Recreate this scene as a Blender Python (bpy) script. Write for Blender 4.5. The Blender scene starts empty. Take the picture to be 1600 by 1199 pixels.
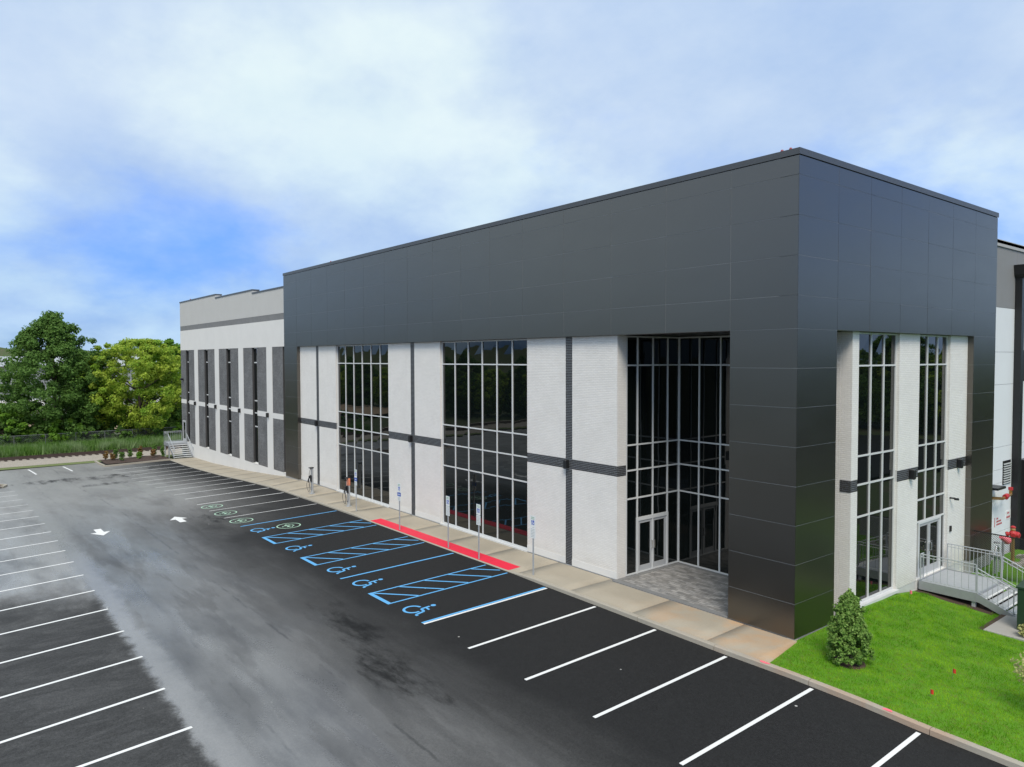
import bpy, math, random
import numpy as np
from mathutils import Matrix, Vector

random.seed(7); rng = np.random.default_rng(7)
scene = bpy.context.scene
COL = scene.collection
rad = math.radians

# ------------------------------------------------------------------ camera
cam_d = bpy.data.cameras.new('camera'); cam = bpy.data.objects.new('camera', cam_d); COL.objects.link(cam)
F = Vector((-0.78147155, 0.62300796, -0.03410728)).normalized()
R = Vector((0.62343659, 0.78186976, -0.00254709)); R = (R - R.dot(F)*F).normalized()
U = R.cross(F)
m = Matrix((R, U, -F)).transposed().to_4x4(); m.translation = Vector((11.8677, -20.4458, 8.5561))
cam.matrix_world = m
cam_d.sensor_width = 36.0; cam_d.lens = 1142.43/1600*36.0
cam_d.clip_start = 0.1; cam_d.clip_end = 6000
scene.camera = cam

# ------------------------------------------------------------------ world, sun, exposure
SUN_EL, SUN_AZ = rad(52), rad(-50)          # azimuth measured from -Y towards +X
world = bpy.data.worlds.new('World'); scene.world = world; world.use_nodes = True
wt = world.node_tree; wt.nodes.clear()
def WN(t, **k):
    n = wt.nodes.new(t)
    for a, v in k.items(): setattr(n, a, v)
    return n
def WL(a, b): wt.links.new(a, b)
sky = WN('ShaderNodeTexSky'); sky.sky_type = 'NISHITA'; sky.sun_disc = False
sky.sun_elevation = SUN_EL; sky.sun_rotation = rad(180) + SUN_AZ; sky.air_density = 1.0; sky.dust_density = 0.6; sky.ozone_density = 2.0
tc = WN('ShaderNodeTexCoord')
sep = WN('ShaderNodeSeparateXYZ'); WL(tc.outputs['Generated'], sep.inputs[0])
zadd = WN('ShaderNodeMath', operation='ADD'); zadd.inputs[1].default_value = 0.42
zmax = WN('ShaderNodeMath', operation='MAXIMUM'); zmax.inputs[1].default_value = 0.0
WL(sep.outputs[2], zmax.inputs[0]); WL(zmax.outputs[0], zadd.inputs[0])
dx = WN('ShaderNodeMath', operation='DIVIDE'); WL(sep.outputs[0], dx.inputs[0]); WL(zadd.outputs[0], dx.inputs[1])
dy = WN('ShaderNodeMath', operation='DIVIDE'); WL(sep.outputs[1], dy.inputs[0]); WL(zadd.outputs[0], dy.inputs[1])
comb = WN('ShaderNodeCombineXYZ'); WL(dx.outputs[0], comb.inputs[0]); WL(dy.outputs[0], comb.inputs[1]); comb.inputs[2].default_value = 50.7
n1 = WN('ShaderNodeTexNoise'); n1.inputs["Scale"].default_value = 1.15; n1.inputs['Detail'].default_value = 7; n1.inputs['Roughness'].default_value = 0.55; n1.inputs['Distortion'].default_value = 0.1
shf = WN('ShaderNodeVectorMath', operation='ADD'); shf.inputs[1].default_value = (0.17, 0.06, 0.0); WL(comb.outputs[0], shf.inputs[0])
WL(shf.outputs[0], n1.inputs['Vector'])
r1 = WN('ShaderNodeValToRGB'); r1.color_ramp.elements[0].position = 0.28; r1.color_ramp.elements[1].position = 0.51
r1.color_ramp.interpolation = 'EASE'
WL(n1.outputs['Fac'], r1.inputs[0])
# second layer: brighter cloud tops
n2 = WN('ShaderNodeTexNoise'); n2.inputs["Scale"].default_value = 0.95; n2.inputs['Detail'].default_value = 7; n2.inputs['Roughness'].default_value = 0.55
off = WN('ShaderNodeVectorMath', operation='ADD'); off.inputs[1].default_value = (5.2, 1.7, 0.0)
WL(shf.outputs[0], off.inputs[0]); WL(off.outputs[0], n2.inputs['Vector'])
r2 = WN('ShaderNodeValToRGB'); r2.color_ramp.elements[0].position = 0.41; r2.color_ramp.elements[1].position = 0.56
r2.color_ramp.interpolation = 'EASE'
WL(n2.outputs['Fac'], r2.inputs[0])
skymul = WN('ShaderNodeMix', data_type='RGBA', blend_type='MULTIPLY'); skymul.inputs[0].default_value = 1.0
WL(sky.outputs[0], skymul.inputs[6])
rz_ = WN('ShaderNodeMapRange'); WL(zmax.outputs[0], rz_.inputs[0]); rz_.inputs[1].default_value = 0.0; rz_.inputs[2].default_value = 0.30
tint = WN('ShaderNodeMix', data_type='RGBA'); WL(rz_.outputs[0], tint.inputs[0]); tint.inputs[6].default_value = (0.10, 0.21, 0.56, 1); tint.inputs[7].default_value = (0.40, 0.62, 1.05, 1)
WL(tint.outputs[2], skymul.inputs[7])
cl = WN('ShaderNodeMix', data_type='RGBA'); WL(r2.outputs[0], cl.inputs[0])
n3 = WN('ShaderNodeTexNoise'); n3.inputs['Scale'].default_value = 2.4; n3.inputs['Detail'].default_value = 9; n3.inputs['Roughness'].default_value = 0.6; WL(off.outputs[0], n3.inputs['Vector'])
r3 = WN('ShaderNodeMapRange'); WL(n3.outputs['Fac'], r3.inputs[0]); r3.inputs[1].default_value = 0.3; r3.inputs[2].default_value = 0.7
dm = WN('ShaderNodeMix', data_type='RGBA'); WL(r3.outputs[0], dm.inputs[0]); dm.inputs[6].default_value = (2.0, 2.7, 4.0, 1); dm.inputs[7].default_value = (3.0, 3.55, 4.35, 1)
low = WN('ShaderNodeMix', data_type='RGBA', blend_type='MULTIPLY'); low.inputs[0].default_value = 1.0; WL(dm.outputs[2], cl.inputs[6]); WL(cl.outputs[2], low.inputs[6])
bm_ = WN('ShaderNodeMix', data_type='RGBA'); WL(r3.outputs[0], bm_.inputs[0]); bm_.inputs[6].default_value = (3.3, 3.95, 4.35, 1); bm_.inputs[7].default_value = (4.0, 4.5, 4.6, 1); WL(bm_.outputs[2], cl.inputs[7])
lz = WN('ShaderNodeMapRange', interpolation_type='SMOOTHSTEP'); WL(zmax.outputs[0], lz.inputs[0]); lz.inputs[1].default_value = 0.02; lz.inputs[2].default_value = 0.36
lt = WN('ShaderNodeMix', data_type='RGBA'); WL(lz.outputs[0], lt.inputs[0]); lt.inputs[6].default_value = (0.72, 0.85, 1.02, 1); lt.inputs[7].default_value = (1.06, 1.06, 1.03, 1)
WL(lt.outputs[2], low.inputs[7])
mx = WN('ShaderNodeMix', data_type='RGBA'); WL(r1.outputs[0], mx.inputs[0]); WL(skymul.outputs[2], mx.inputs[6]); WL(low.outputs[2], mx.inputs[7])
bg = WN('ShaderNodeBackground'); bg.inputs[1].default_value = 0.10
wo = WN('ShaderNodeOutputWorld'); WL(mx.outputs[2], bg.inputs[0]); WL(bg.outputs[0], wo.inputs[0])

sun_d = bpy.data.lights.new('sun', 'SUN'); sun_d.energy = 1.5; sun_d.angle = rad(25); sun_d.color = (1.0, 0.93, 0.82)
sun = bpy.data.objects.new('sun', sun_d); COL.objects.link(sun)
sdir = Vector((-math.sin(SUN_AZ)*math.cos(SUN_EL), -math.cos(SUN_AZ)*math.cos(SUN_EL), math.sin(SUN_EL)))
sun.rotation_euler = sdir.to_track_quat('Z', 'Y').to_euler(); sun.location = (0, -30, 40)

vs = scene.view_settings
vs.view_transform = 'Standard'; vs.look = 'None'; vs.exposure = 1.08; vs.gamma = 1.0; vs.use_curve_mapping = False

# ------------------------------------------------------------------ ground heights (site falls to the far end)
ZX = [-400,-120,-90,-75,-66,-60,-54.6,-49,-43.6,-38,-35,-33,-30,-27,-24,-11,-9,-6.3,-3.5,-1,1.2,3,4.5,6,10,20,40,400]
ZZ = [-6,-2.6,-2.0,-1.55,-1.36,-1.28,-1.1,-.88,-.58,-.34,-.28,-.26,-.22,-.19,-.17,-.15,-.18,-.20,-.23,-.25,-.24,-.28,-.36,-.40,-.52,-.8,-1.0,-1.6]
def zc(X): return float(np.interp(X, ZX, ZZ))
YK = [-400,-40,-16,-7.7,-2.1]
def zg(X, Y): return zc(X) + float(np.interp(Y, YK, [-.6,-.25,-.18,-.12,0]))
LX = [-1,0,1,2.5,6,14,30]; LY = [-2.2,2,5,7,9.2,12,20,40]
LZ = np.array([  # rows over LY, columns over LX : lawn height
 [-.10,-.10,-.12,-.15,-.27,-.50,-.75],
 [-.05,-.05,-.10,-.22,-.40,-.62,-.85],
 [-.06,-.06,-.16,-.38,-.55,-.75,-.95],
 [-.12,-.12,-.26,-.56,-.66,-.85,-1.0],
 [-.42,-.42,-.52,-.62,-.70,-.90,-1.0],
 [-.58,-.58,-.60,-.64,-.72,-.92,-1.0],
 [-.60,-.60,-.62,-.66,-.74,-.95,-1.0],
 [-.62,-.62,-.64,-.68,-.78,-.98,-1.0]])
def zl(X, Y):
    row = [np.interp(X, LX, LZ[j]) for j in range(len(LY))]
    return float(np.interp(Y, LY, row))

# ------------------------------------------------------------------ materials
def newmat(name):
    mt = bpy.data.materials.new(name); mt.use_nodes = True
    nt = mt.node_tree; b = nt.nodes['Principled BSDF']
    return mt, nt, b
class NT:
    def __init__(s, nt): s.nt = nt
    def n(s, t, **k):
        nd = s.nt.nodes.new(t)
        for a, v in k.items(): setattr(nd, a, v)
        return nd
    def l(s, a, b): s.nt.links.new(a, b)
    def math(s, op, a, b=None, c=None, clamp=False):
        nd = s.n('ShaderNodeMath', operation=op); nd.use_clamp = clamp
        for i, v in enumerate((a, b, c)):
            if v is None: continue
            if isinstance(v, (int, float)): nd.inputs[i].default_value = v
            else: s.l(v, nd.inputs[i])
        return nd.outputs[0]
    def sstep(s, v, lo, hi):
        nd = s.n('ShaderNodeMapRange', interpolation_type='SMOOTHSTEP')
        s.l(v, nd.inputs[0]); nd.inputs[1].default_value = lo; nd.inputs[2].default_value = hi
        return nd.outputs[0]
    def noise(s, vec, scale, detail=3, rough=.5, dist=0):
        nd = s.n('ShaderNodeTexNoise'); nd.inputs['Scale'].default_value = scale; nd.inputs['Detail'].default_value = detail
        nd.inputs['Roughness'].default_value = rough; nd.inputs['Distortion'].default_value = dist
        if vec is not None: s.l(vec, nd.inputs['Vector'])
        return nd.outputs['Fac']
    def mapping(s, vec, scale=(1,1,1), loc=(0,0,0)):
        nd = s.n('ShaderNodeMapping'); nd.inputs['Scale'].default_value = scale; nd.inputs['Location'].default_value = loc
        s.l(vec, nd.inputs[0]); return nd.outputs[0]
    def mix(s, f, a, b):
        nd = s.n('ShaderNodeMix', data_type='RGBA')
        if isinstance(f, (int, float)): nd.inputs[0].default_value = f
        else: s.l(f, nd.inputs[0])
        for i, v in ((6, a), (7, b)):
            if isinstance(v, tuple): nd.inputs[i].default_value = (*v, 1) if len(v) == 3 else v
            else: s.l(v, nd.inputs[i])
        return nd.outputs[2]
    def fmix(s, f, a, b):
        nd = s.n('ShaderNodeMix', data_type='FLOAT')
        if isinstance(f, (int, float)): nd.inputs[0].default_value = f
        else: s.l(f, nd.inputs[0])
        for i, v in ((2, a), (3, b)):
            if isinstance(v, (int, float)): nd.inputs[i].default_value = v
            else: s.l(v, nd.inputs[i])
        return nd.outputs[0]
    def bump(s, h, strength, dist=0.01):
        nd = s.n('ShaderNodeBump'); nd.inputs['Strength'].default_value = strength; nd.inputs['Distance'].default_value = dist
        s.l(h, nd.inputs['Height']); return nd.outputs[0]
    def pos(s): return s.n('ShaderNodeNewGeometry').outputs['Position']

MATS = {}
def simple(name, col, rough=.6, metal=0., var=.12, scale=3., bump=0., bscale=60., ior=1.5):
    """painted or plain surface: colour with soft blotches and fine grain"""
    mt, nt, b = newmat(name); q = NT(nt); p = q.pos()
    f = q.noise(p, scale, 4, .6)
    c0 = tuple(max(0, c*(1-var)) for c in col); c1 = tuple(min(1, c*(1+var)) for c in col)
    q.l(q.mix(f, c0, c1), b.inputs['Base Color'])
    b.inputs['Metallic'].default_value = metal; b.inputs['IOR'].default_value = ior
    q.l(q.fmix(q.noise(p, scale*2.3, 3), rough*.85, min(1, rough*1.15)), b.inputs['Roughness'])
    if bump: q.l(q.bump(q.noise(p, bscale, 3), bump, .01), b.inputs['Normal'])
    MATS[name] = mt; return mt

def brickmat(name, c1, c2, mortar, bump=.5, bw=.203, rh=.0677, ms=.010, rough=.8, blotch=.1, rand=0.0):
    mt, nt, b = newmat(name); q = NT(nt); p = q.pos()
    sp = q.n('ShaderNodeSeparateXYZ'); q.l(p, sp.inputs[0])
    u = q.math('ADD', sp.outputs[0], sp.outputs[1])
    cb = q.n('ShaderNodeCombineXYZ'); q.l(u, cb.inputs[0]); q.l(sp.outputs[2], cb.inputs[1])
    br = q.n('ShaderNodeTexBrick'); q.l(cb.outputs[0], br.inputs['Vector'])
    br.inputs['Scale'].default_value = 1; br.inputs['Brick Width'].default_value = bw; br.inputs['Row Height'].default_value = rh
    br.inputs['Mortar Size'].default_value = ms; br.inputs['Mortar Smooth'].default_value = .3; br.inputs['Bias'].default_value = rand
    br.inputs['Color1'].default_value = (*c1, 1); br.inputs['Color2'].default_value = (*c2, 1); br.inputs['Mortar'].default_value = (*mortar, 1)
    big = q.noise(p, .9, 4, .6)
    dark = q.n('ShaderNodeMix', data_type='RGBA', blend_type='MULTIPLY'); dark.inputs[0].default_value = 1
    q.l(br.outputs['Color'], dark.inputs[6]); tone = q.mix(q.sstep(big, .3, .7), (1-blotch,)*3, (1.0,)*3)
    run = q.noise(q.mapping(p, (3,3,.16)), 1.0, 4, .6); splash = q.math('MULTIPLY', q.sstep(sp.outputs[2], .9, -.05), q.noise(p, 2.5, 5, .7))
    tone = q.mix(q.math('MULTIPLY', q.sstep(run, .55, .8), .35), tone, (.88,.875,.86)); tone = q.mix(q.math('MULTIPLY', splash, .6), tone, (.70,.66,.60))
    q.l(tone, dark.inputs[7])
    q.l(dark.outputs[2], b.inputs['Base Color']); b.inputs['Roughness'].default_value = rough
    rough_h = q.noise(p, 45, 3)
    h = q.math('SUBTRACT', q.math('MULTIPLY', rough_h, .5), br.outputs['Fac'])
    q.l(q.bump(h, bump, .012), b.inputs['Normal'])
    MATS[name] = mt; return mt

def glassmat(name='glass'):
    mt, nt, b = newmat(name); q = NT(nt); p = q.pos()
    b.inputs['Base Color'].default_value = (.004, .006, .006, 1); b.inputs['Roughness'].default_value = .01; b.inputs['IOR'].default_value = 1.60
    f = q.noise(p, .9, 2, .4); q.l(q.bump(f, .07, .03), b.inputs['Normal'])
    MATS[name] = mt
def panelmat(name='panel'):
    mt, nt, b = newmat(name); q = NT(nt); p = q.pos()
    f = q.noise(p, .35, 3, .5)
    q.l(q.mix(f, (.0040, .0039, .0038), (.0058, .0056, .0055)), b.inputs['Base Color'])
    q.l(q.fmix(q.noise(q.mapping(p, (.7,.7,1.6)), .8, 3), .27, .34), b.inputs['Roughness'])
    b.inputs['IOR'].default_value = 2.35; b.inputs['Specular Tint'].default_value = (1.0, .915, .80, 1)
    q.l(q.bump(q.noise(q.mapping(p, (.5,.5,.8)), .8, 1, .3), .04, .02), b.inputs['Normal'])
    MATS[name] = mt
glassmat(); panelmat()
simple('panel_backing', (.30,.30,.30), .5)
simple('coping', (.045,.046,.049), .4, ior=1.7)
brickmat('white_brick', (.80,.775,.74), (.75,.725,.69), (.70,.68,.65), bump=.6, blotch=.05)
brickmat('dark_panel_brick', (.20,.20,.203), (.115,.116,.12), (.21,.21,.212), bump=.9, bw=.203, rh=.0677, rough=.85, blotch=.25)
simple('dark_brick', (.055,.054,.054), .6, var=.35, scale=9, bump=.3)
simple('mortar', (.55,.545,.54), .9, bump=.3)
simple('white_render', (.68,.665,.64), .85, var=.07, scale=.8, bump=.15, bscale=90)
simple('grey_render', (.50,.49,.47), .85, var=.05, scale=.8, bump=.15, bscale=90)
simple('band_grey', (.19,.19,.19), .8, var=.2, scale=2, bump=.4)
simple('precast_white', (.70,.72,.73), .8, var=.04, scale=.7)
simple('precast_grey', (.235,.235,.235), .8, var=.06, scale=.7)
simple('mullion', (.62,.63,.63), .38, var=.04)
simple('door_metal', (.42,.43,.44), .4, var=.05)
simple('chrome', (.75,.75,.76), .2, metal=1)
simple('black_metal', (.012,.012,.013), .4)
simple('dark_interior', (.02,.02,.02), .9)
simple('roofing', (.4,.4,.4), .9)
simple('galvanised', (.46,.48,.50), .5, metal=.35, var=.12, scale=6)
simple('galv_dark', (.34,.35,.37), .55, metal=.35, var=.15, scale=6)
simple('white_paint', (.72,.72,.71), .6, var=.06, scale=5)
simple('red_paint', (.42,.025,.030), .55, var=.3)
simple('orange', (.80,.26,.14), .5); simple('cable_grey', (.06,.06,.065), .5)
simple('sign_white', (.76,.77,.76), .4, var=.03)
simple('sign_blue', (.03,.10,.45), .4)
simple('sign_green', (.15,.35,.22), .5)
simple('sign_grey', (.35,.37,.36), .5)
simple('pink_paint', (.85,.18,.22), .5); simple('lamp_red', (.25,.03,.04), .4)
simple('flag_red', (.55,.035,.02), .5)
simple('transformer', (.016,.042,.020), .45)
simple('bark', (.06,.045,.035), .9, var=.4, scale=6, bump=.6, bscale=20)
simple('twig', (.20,.16,.13), .9)
simple('mulch', (.060,.036,.026), .95, var=.6, scale=14, bump=1, bscale=25)
simple('rail_steel', (.055,.035,.028), .7, var=.3)
simple('tie_wood', (.045,.034,.028), .9, var=.4)
simple('fence_wire', (.22,.23,.23), .5, metal=.5)
simple('stone', (.30,.28,.25), .9, var=.35, scale=4, bump=.6, bscale=12)
simple('brass', (.5,.3,.12), .35, metal=.8)
simple('far_wall', (.26,.28,.30), .9, var=.1, scale=.1)
simple('far_roof', (.36,.38,.40), .9, var=.1, scale=.1)
simple('dirt_tan', (.36,.26,.17), .95, var=.3, scale=.4)

def concrete(name, base, stain, sx):
    mt, nt, b = newmat(name); q = NT(nt); p = q.pos()
    big = q.noise(p, .6, 5, .6); fine = q.noise(p, 18, 4, .6)
    c = q.mix(big, tuple(v*.82 for v in base), tuple(v*1.12 for v in base))
    sp = q.n('ShaderNodeSeparateXYZ'); q.l(p, sp.inputs[0])
    msk = q.math('MULTIPLY', q.sstep(sp.outputs[0], sx[0], sx[1]), q.sstep(q.noise(p, .55, 4, .6, .4), .38, .62))
    c = q.mix(q.math('MULTIPLY', msk, .75), c, stain)
    ds = q.n('ShaderNodeMix', data_type='RGBA', blend_type='MULTIPLY'); ds.inputs[0].default_value = 1
    q.l(c, ds.inputs[6]); q.l(q.mix(fine, (.88,)*3, (1.05,)*3), ds.inputs[7])
    q.l(ds.outputs[2], b.inputs['Base Color']); b.inputs['Roughness'].default_value = .82
    q.l(q.bump(fine, .25, .01), b.inputs['Normal'])
    MATS[name] = mt
concrete('sidewalk', (.365,.32,.25), (.44,.27,.145), (-6.5, -2.0))
concrete('kerb', (.38,.345,.285), (.40,.27,.19), (-4, 2))
concrete('pad', (.36,.35,.33), (.33,.32,.30), (0, 5))

def asphalt():
    mt, nt, b = newmat('asphalt'); q = NT(nt); p = q.pos()
    sp = q.n('ShaderNodeSeparateXYZ'); q.l(p, sp.inputs[0]); X, Y = sp.outputs[0], sp.outputs[1]
    fine = q.noise(p, 55, 3, .7); grain = q.noise(p, 17, 4, .75); mid = q.noise(p, 4, 4, .6)
    streak = q.noise(q.mapping(p, (.10,.42,1)), 1.0, 5, .5, .15)          # lengthwise, as cars roll
    streak2 = q.noise(q.mapping(p, (.22,1.5,1), (4,9,0)), 1.0, 6, .62, .1)
    blot = q.noise(q.mapping(p, (.7,1.1,1), (3,7,0)), .34, 6, .6, .1)
    edge = q.noise(p, 1.9, 6, .7)
    # rain film lies in the drive aisle and over the far left bays, dry by the building
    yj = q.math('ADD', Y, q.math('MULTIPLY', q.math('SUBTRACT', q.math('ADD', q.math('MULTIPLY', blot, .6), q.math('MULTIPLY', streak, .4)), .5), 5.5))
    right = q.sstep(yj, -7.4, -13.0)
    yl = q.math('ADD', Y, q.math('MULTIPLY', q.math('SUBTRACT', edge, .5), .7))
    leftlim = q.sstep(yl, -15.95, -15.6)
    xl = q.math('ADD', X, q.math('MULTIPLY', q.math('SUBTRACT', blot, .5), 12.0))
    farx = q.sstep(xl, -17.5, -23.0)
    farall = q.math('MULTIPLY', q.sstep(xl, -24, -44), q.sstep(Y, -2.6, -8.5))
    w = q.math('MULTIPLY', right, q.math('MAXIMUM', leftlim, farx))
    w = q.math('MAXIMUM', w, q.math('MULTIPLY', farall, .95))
    mod = q.math('ADD', q.math('MULTIPLY', q.sstep(streak, .34, .60), .40), q.math('MULTIPLY', q.sstep(q.noise(q.mapping(p, (.35,1,1), (8,1,0)), .55, 5, .55, .1), .36, .60), .60), clamp=True)
    crisp = q.sstep(q.noise(q.mapping(p, (.14,.85,1), (5,3,0)), .9, 8, .62, .15), .46, .54)
    rim = q.math('MULTIPLY', q.sstep(yl, -14.8, -15.5), leftlim)
    lvl = q.math('ADD', .50, q.math('ADD', q.math('MULTIPLY', mod, .32), q.math('MULTIPLY', crisp, .18)))
    wet = q.math('MULTIPLY', w, q.math('MINIMUM', 1.0, q.math('ADD', lvl, q.math('MULTIPLY', rim, .35))))
    # darker damp patches with their own outline
    spots = None
    for (cx, cy, rx, ry) in ((-10.4,-9.7,4.2,1.3),(-6.0,-10.2,4.0,1.3),(-57.4,-8.6,2.6,4.2),(-57.8,-12.6,2.4,4.4),(-52.4,-9.8,1.5,3.6),(-61.5,-4.5,2.0,2.0),(-30.6,-8.2,2.6,1.4)):
        ddx = q.math('DIVIDE', q.math('SUBTRACT', X, cx), rx); ddy = q.math('DIVIDE', q.math('SUBTRACT', Y, cy), ry)
        d = q.math('ADD', q.math('MULTIPLY', ddx, ddx), q.math('MULTIPLY', ddy, ddy))
        s1 = q.sstep(d, 1.2, 0.0)
        spots = s1 if spots is None else q.math('MAXIMUM', spots, s1)
    sn = q.noise(q.mapping(p, (.55,1.5,1), (1,2,0)), 1.0, 7, .68, .1)
    spot = q.sstep(q.math('ADD', q.math('MULTIPLY', spots, .40), sn), .77, 1.06)
    lotleft = q.math('MULTIPLY', q.math('SUBTRACT', 1.0, leftlim), q.math('SUBTRACT', 1.0, farx))
    dry = q.mix(mid, (.012,.0122,.0128), (.019,.0192,.0200))
    scuff = q.noise(q.mapping(p, (.9,.35,1), (2,5,0)), 1.3, 6, .72, 1.6)
    old = q.mix(q.sstep(scuff, .35, .72), (.040,.0405,.041), (.074,.0745,.075))
    dry = q.mix(q.math('MULTIPLY', lotleft, .9), dry, old)
    sheenc = q.mix(q.sstep(q.math('ADD', q.math('MULTIPLY', blot, .6), q.math('MULTIPLY', streak2, .4)), .36, .62), (.090,.088,.086), (.175,.172,.167))  # wet lane lighter than dry: sky sheen painted into the base colour
    col = q.mix(wet, dry, sheenc)
    col = q.mix(q.math('MULTIPLY', q.math('MULTIPLY', farx, q.math('SUBTRACT', 1.0, leftlim)), q.math('MULTIPLY', mod, .8)), col, (.30,.293,.28))  # far left bays paler still, bright reflection on the film put into the colour
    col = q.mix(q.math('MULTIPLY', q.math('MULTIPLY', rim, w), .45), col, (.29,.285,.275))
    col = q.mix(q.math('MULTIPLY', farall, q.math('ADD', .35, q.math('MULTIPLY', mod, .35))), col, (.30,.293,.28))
    col = q.mix(q.math('MULTIPLY', spot, .9), col, (.007,.0072,.0075))
    for yy, amp in ((11.75, .5), (8.9, .25), (14.2, .3)):                   # paving lane joints
        seam = q.sstep(q.math('ABSOLUTE', q.math('ADD', q.math('ADD', Y, yy), q.math('MULTIPLY', q.math('SUBTRACT', edge, .5), .25))), .06, .012)
        col = q.mix(q.math('MULTIPLY', q.math('MULTIPLY', seam, amp), q.sstep(q.noise(p, .9, 3), .45, .6)), col, (.018,.018,.018))
    vo = q.n('ShaderNodeTexVoronoi'); vo.inputs['Scale'].default_value = .6; q.l(p, vo.inputs['Vector'])
    col = q.mix(q.sstep(vo.outputs['Distance'], .026, .014), col, (.45,.44,.42))
    g = q.n('ShaderNodeMix', data_type='RGBA', blend_type='MULTIPLY'); g.inputs[0].default_value = 1
    gg = q.math('ADD', q.math('MULTIPLY', fine, .5), q.math('MULTIPLY', grain, .5))
    q.l(col, g.inputs[6]); gm_ = q.math('SUBTRACT', .55, q.math('MULTIPLY', wet, .40)); q.l(q.mix(1.0, q.mix(1.0, (1,1,1), q.math('ADD', 1.0, q.math('MULTIPLY', q.math('SUBTRACT', q.sstep(gg, .30, .70), .5), q.math('MULTIPLY', gm_, 2.0)))), q.math('ADD', 1.0, q.math('MULTIPLY', q.math('SUBTRACT', q.sstep(gg, .30, .70), .5), q.math('MULTIPLY', gm_, 2.0)))), g.inputs[7])
    q.l(g.outputs[2], b.inputs['Base Color'])
    ro = q.fmix(wet, .80, q.fmix(farall, .21, .42))
    ro = q.math('ADD', q.fmix(spot, ro, .70), q.math('MULTIPLY', q.math('SUBTRACT', grain, .5), .18))
    q.l(ro, b.inputs['Roughness'])
    q.l(q.fmix(spot, q.fmix(wet, .25, .85), .2), b.inputs['Specular IOR Level'])
    b.inputs['Specular Tint'].default_value = (1.0, .96, .91, 1)
    bh = q.math('MULTIPLY', q.math('ADD', fine, q.math('MULTIPLY', grain, .6)), q.math('SUBTRACT', 1.0, q.math('MULTIPLY', wet, .85)))
    q.l(q.bump(bh, .55, .012), b.inputs['Normal'])
    MATS['asphalt'] = mt
asphalt()

def groundmat(name, ca, cb_, cc, scale=.5):
    mt, nt, b = newmat(name); q = NT(nt); p = q.pos()
    c = q.mix(q.noise(p, scale, 5, .6), ca, cb_); c = q.mix(q.sstep(q.noise(p, scale*7, 5, .7), .45, .7), c, cc)
    q.l(c, b.inputs['Base Color']); b.inputs['Roughness'].default_value = .95
    q.l(q.bump(q.noise(p, 30, 4), .5, .02), b.inputs['Normal'])
    MATS[name] = mt
groundmat('field', (.045,.075,.02), (.07,.09,.03), (.10,.08,.05), .05)
groundmat('lawn', (.06,.18,.003), (.11,.27,.005), (.10,.15,.012), .9)
groundmat('gravel', (.30,.265,.225), (.42,.37,.31), (.20,.18,.15), 1.2)
groundmat('verge', (.09,.15,.03), (.14,.17,.05), (.2,.17,.1), 1.2)

def paving():
    mt, nt, b = newmat('paver'); q = NT(nt); p = q.pos()
    br = q.n('ShaderNodeTexBrick'); q.l(p, br.inputs['Vector'])
    br.inputs['Scale'].default_value = 1; br.inputs['Brick Width'].default_value = .30; br.inputs['Row Height'].default_value = .15
    br.inputs['Mortar Size'].default_value = .006; br.inputs['Color1'].default_value = (.20,.195,.19,1); br.inputs['Color2'].default_value = (.36,.355,.35,1); br.inputs['Mortar'].default_value = (.10,.10,.10,1)
    br.inputs['Bias'].default_value = -.1
    c = q.mix(q.sstep(q.noise(p, 3.2, 3), .35, .65), (.8,.8,.8), (1.15,1.13,1.1))
    g = q.n('ShaderNodeMix', data_type='RGBA', blend_type='MULTIPLY'); g.inputs[0].default_value = 1
    q.l(br.outputs[0], g.inputs[6]); q.l(c, g.inputs[7]); q.l(g.outputs[2], b.inputs['Base Color'])
    b.inputs['Roughness'].default_value = .7
    q.l(q.bump(q.math('SUBTRACT', q.noise(p, 30, 3), br.outputs['Fac']), .5, .01), b.inputs['Normal'])
    MATS['paver'] = mt
paving()

def leafmat(name, ca, cb_, cc=None, trans=.35, ns=.5):
    mt = bpy.data.materials.new(name); mt.use_nodes = True; nt = mt.node_tree; nt.nodes.clear(); q = NT(nt)
    ge = q.n('ShaderNodeNewGeometry')
    c = q.mix(ge.outputs['Random Per Island'], ca, cb_)
    if cc: c = q.mix(q.sstep(q.noise(ge.outputs['Position'], ns, 5, .65), .42, .66), c, cc)
    pb = q.n('ShaderNodeBsdfPrincipled'); q.l(c, pb.inputs['Base Color']); pb.inputs['Roughness'].default_value = .6; pb.inputs['Specular IOR Level'].default_value = .18
    tr = q.n('ShaderNodeBsdfTranslucent'); q.l(c, tr.inputs[0])
    ms = q.n('ShaderNodeMixShader'); ms.inputs[0].default_value = trans
    q.l(pb.outputs[0], ms.inputs[1]); q.l(tr.outputs[0], ms.inputs[2])
    o = q.n('ShaderNodeOutputMaterial'); q.l(ms.outputs[0], o.inputs[0]); MATS[name] = mt
leafmat('leaf_dark', (.085,.175,.034), (.17,.30,.070), trans=.5)
leafmat('leaf_yellow', (.31,.42,.04), (.52,.61,.10), (.22,.38,.04), .5)
leafmat('leaf_mid', (.09,.21,.02), (.19,.34,.04), trans=.45)
leafmat('leaf_holly', (.085,.19,.026), (.28,.42,.11))
leafmat('leaf_varieg', (.32,.36,.12), (.55,.52,.26))
leafmat('leaf_red', (.20,.08,.04), (.25,.20,.06))
leafmat('grass', (.065,.215,.003), (.17,.42,.006), (.33,.56,.025), .45, 1.3)
leafmat('weed', (.07,.17,.025), (.17,.30,.06), (.26,.35,.17), .4)
def line_paint(name, col):
    mt, nt, b = newmat(name); q = NT(nt); p = q.pos()
    c = q.mix(q.sstep(q.noise(p, 24, 4, .7), .58, .80), col, tuple(v*.55 for v in col))
    q.l(c, b.inputs['Base Color']); b.inputs['Roughness'].default_value = .6; MATS[name] = mt
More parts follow.
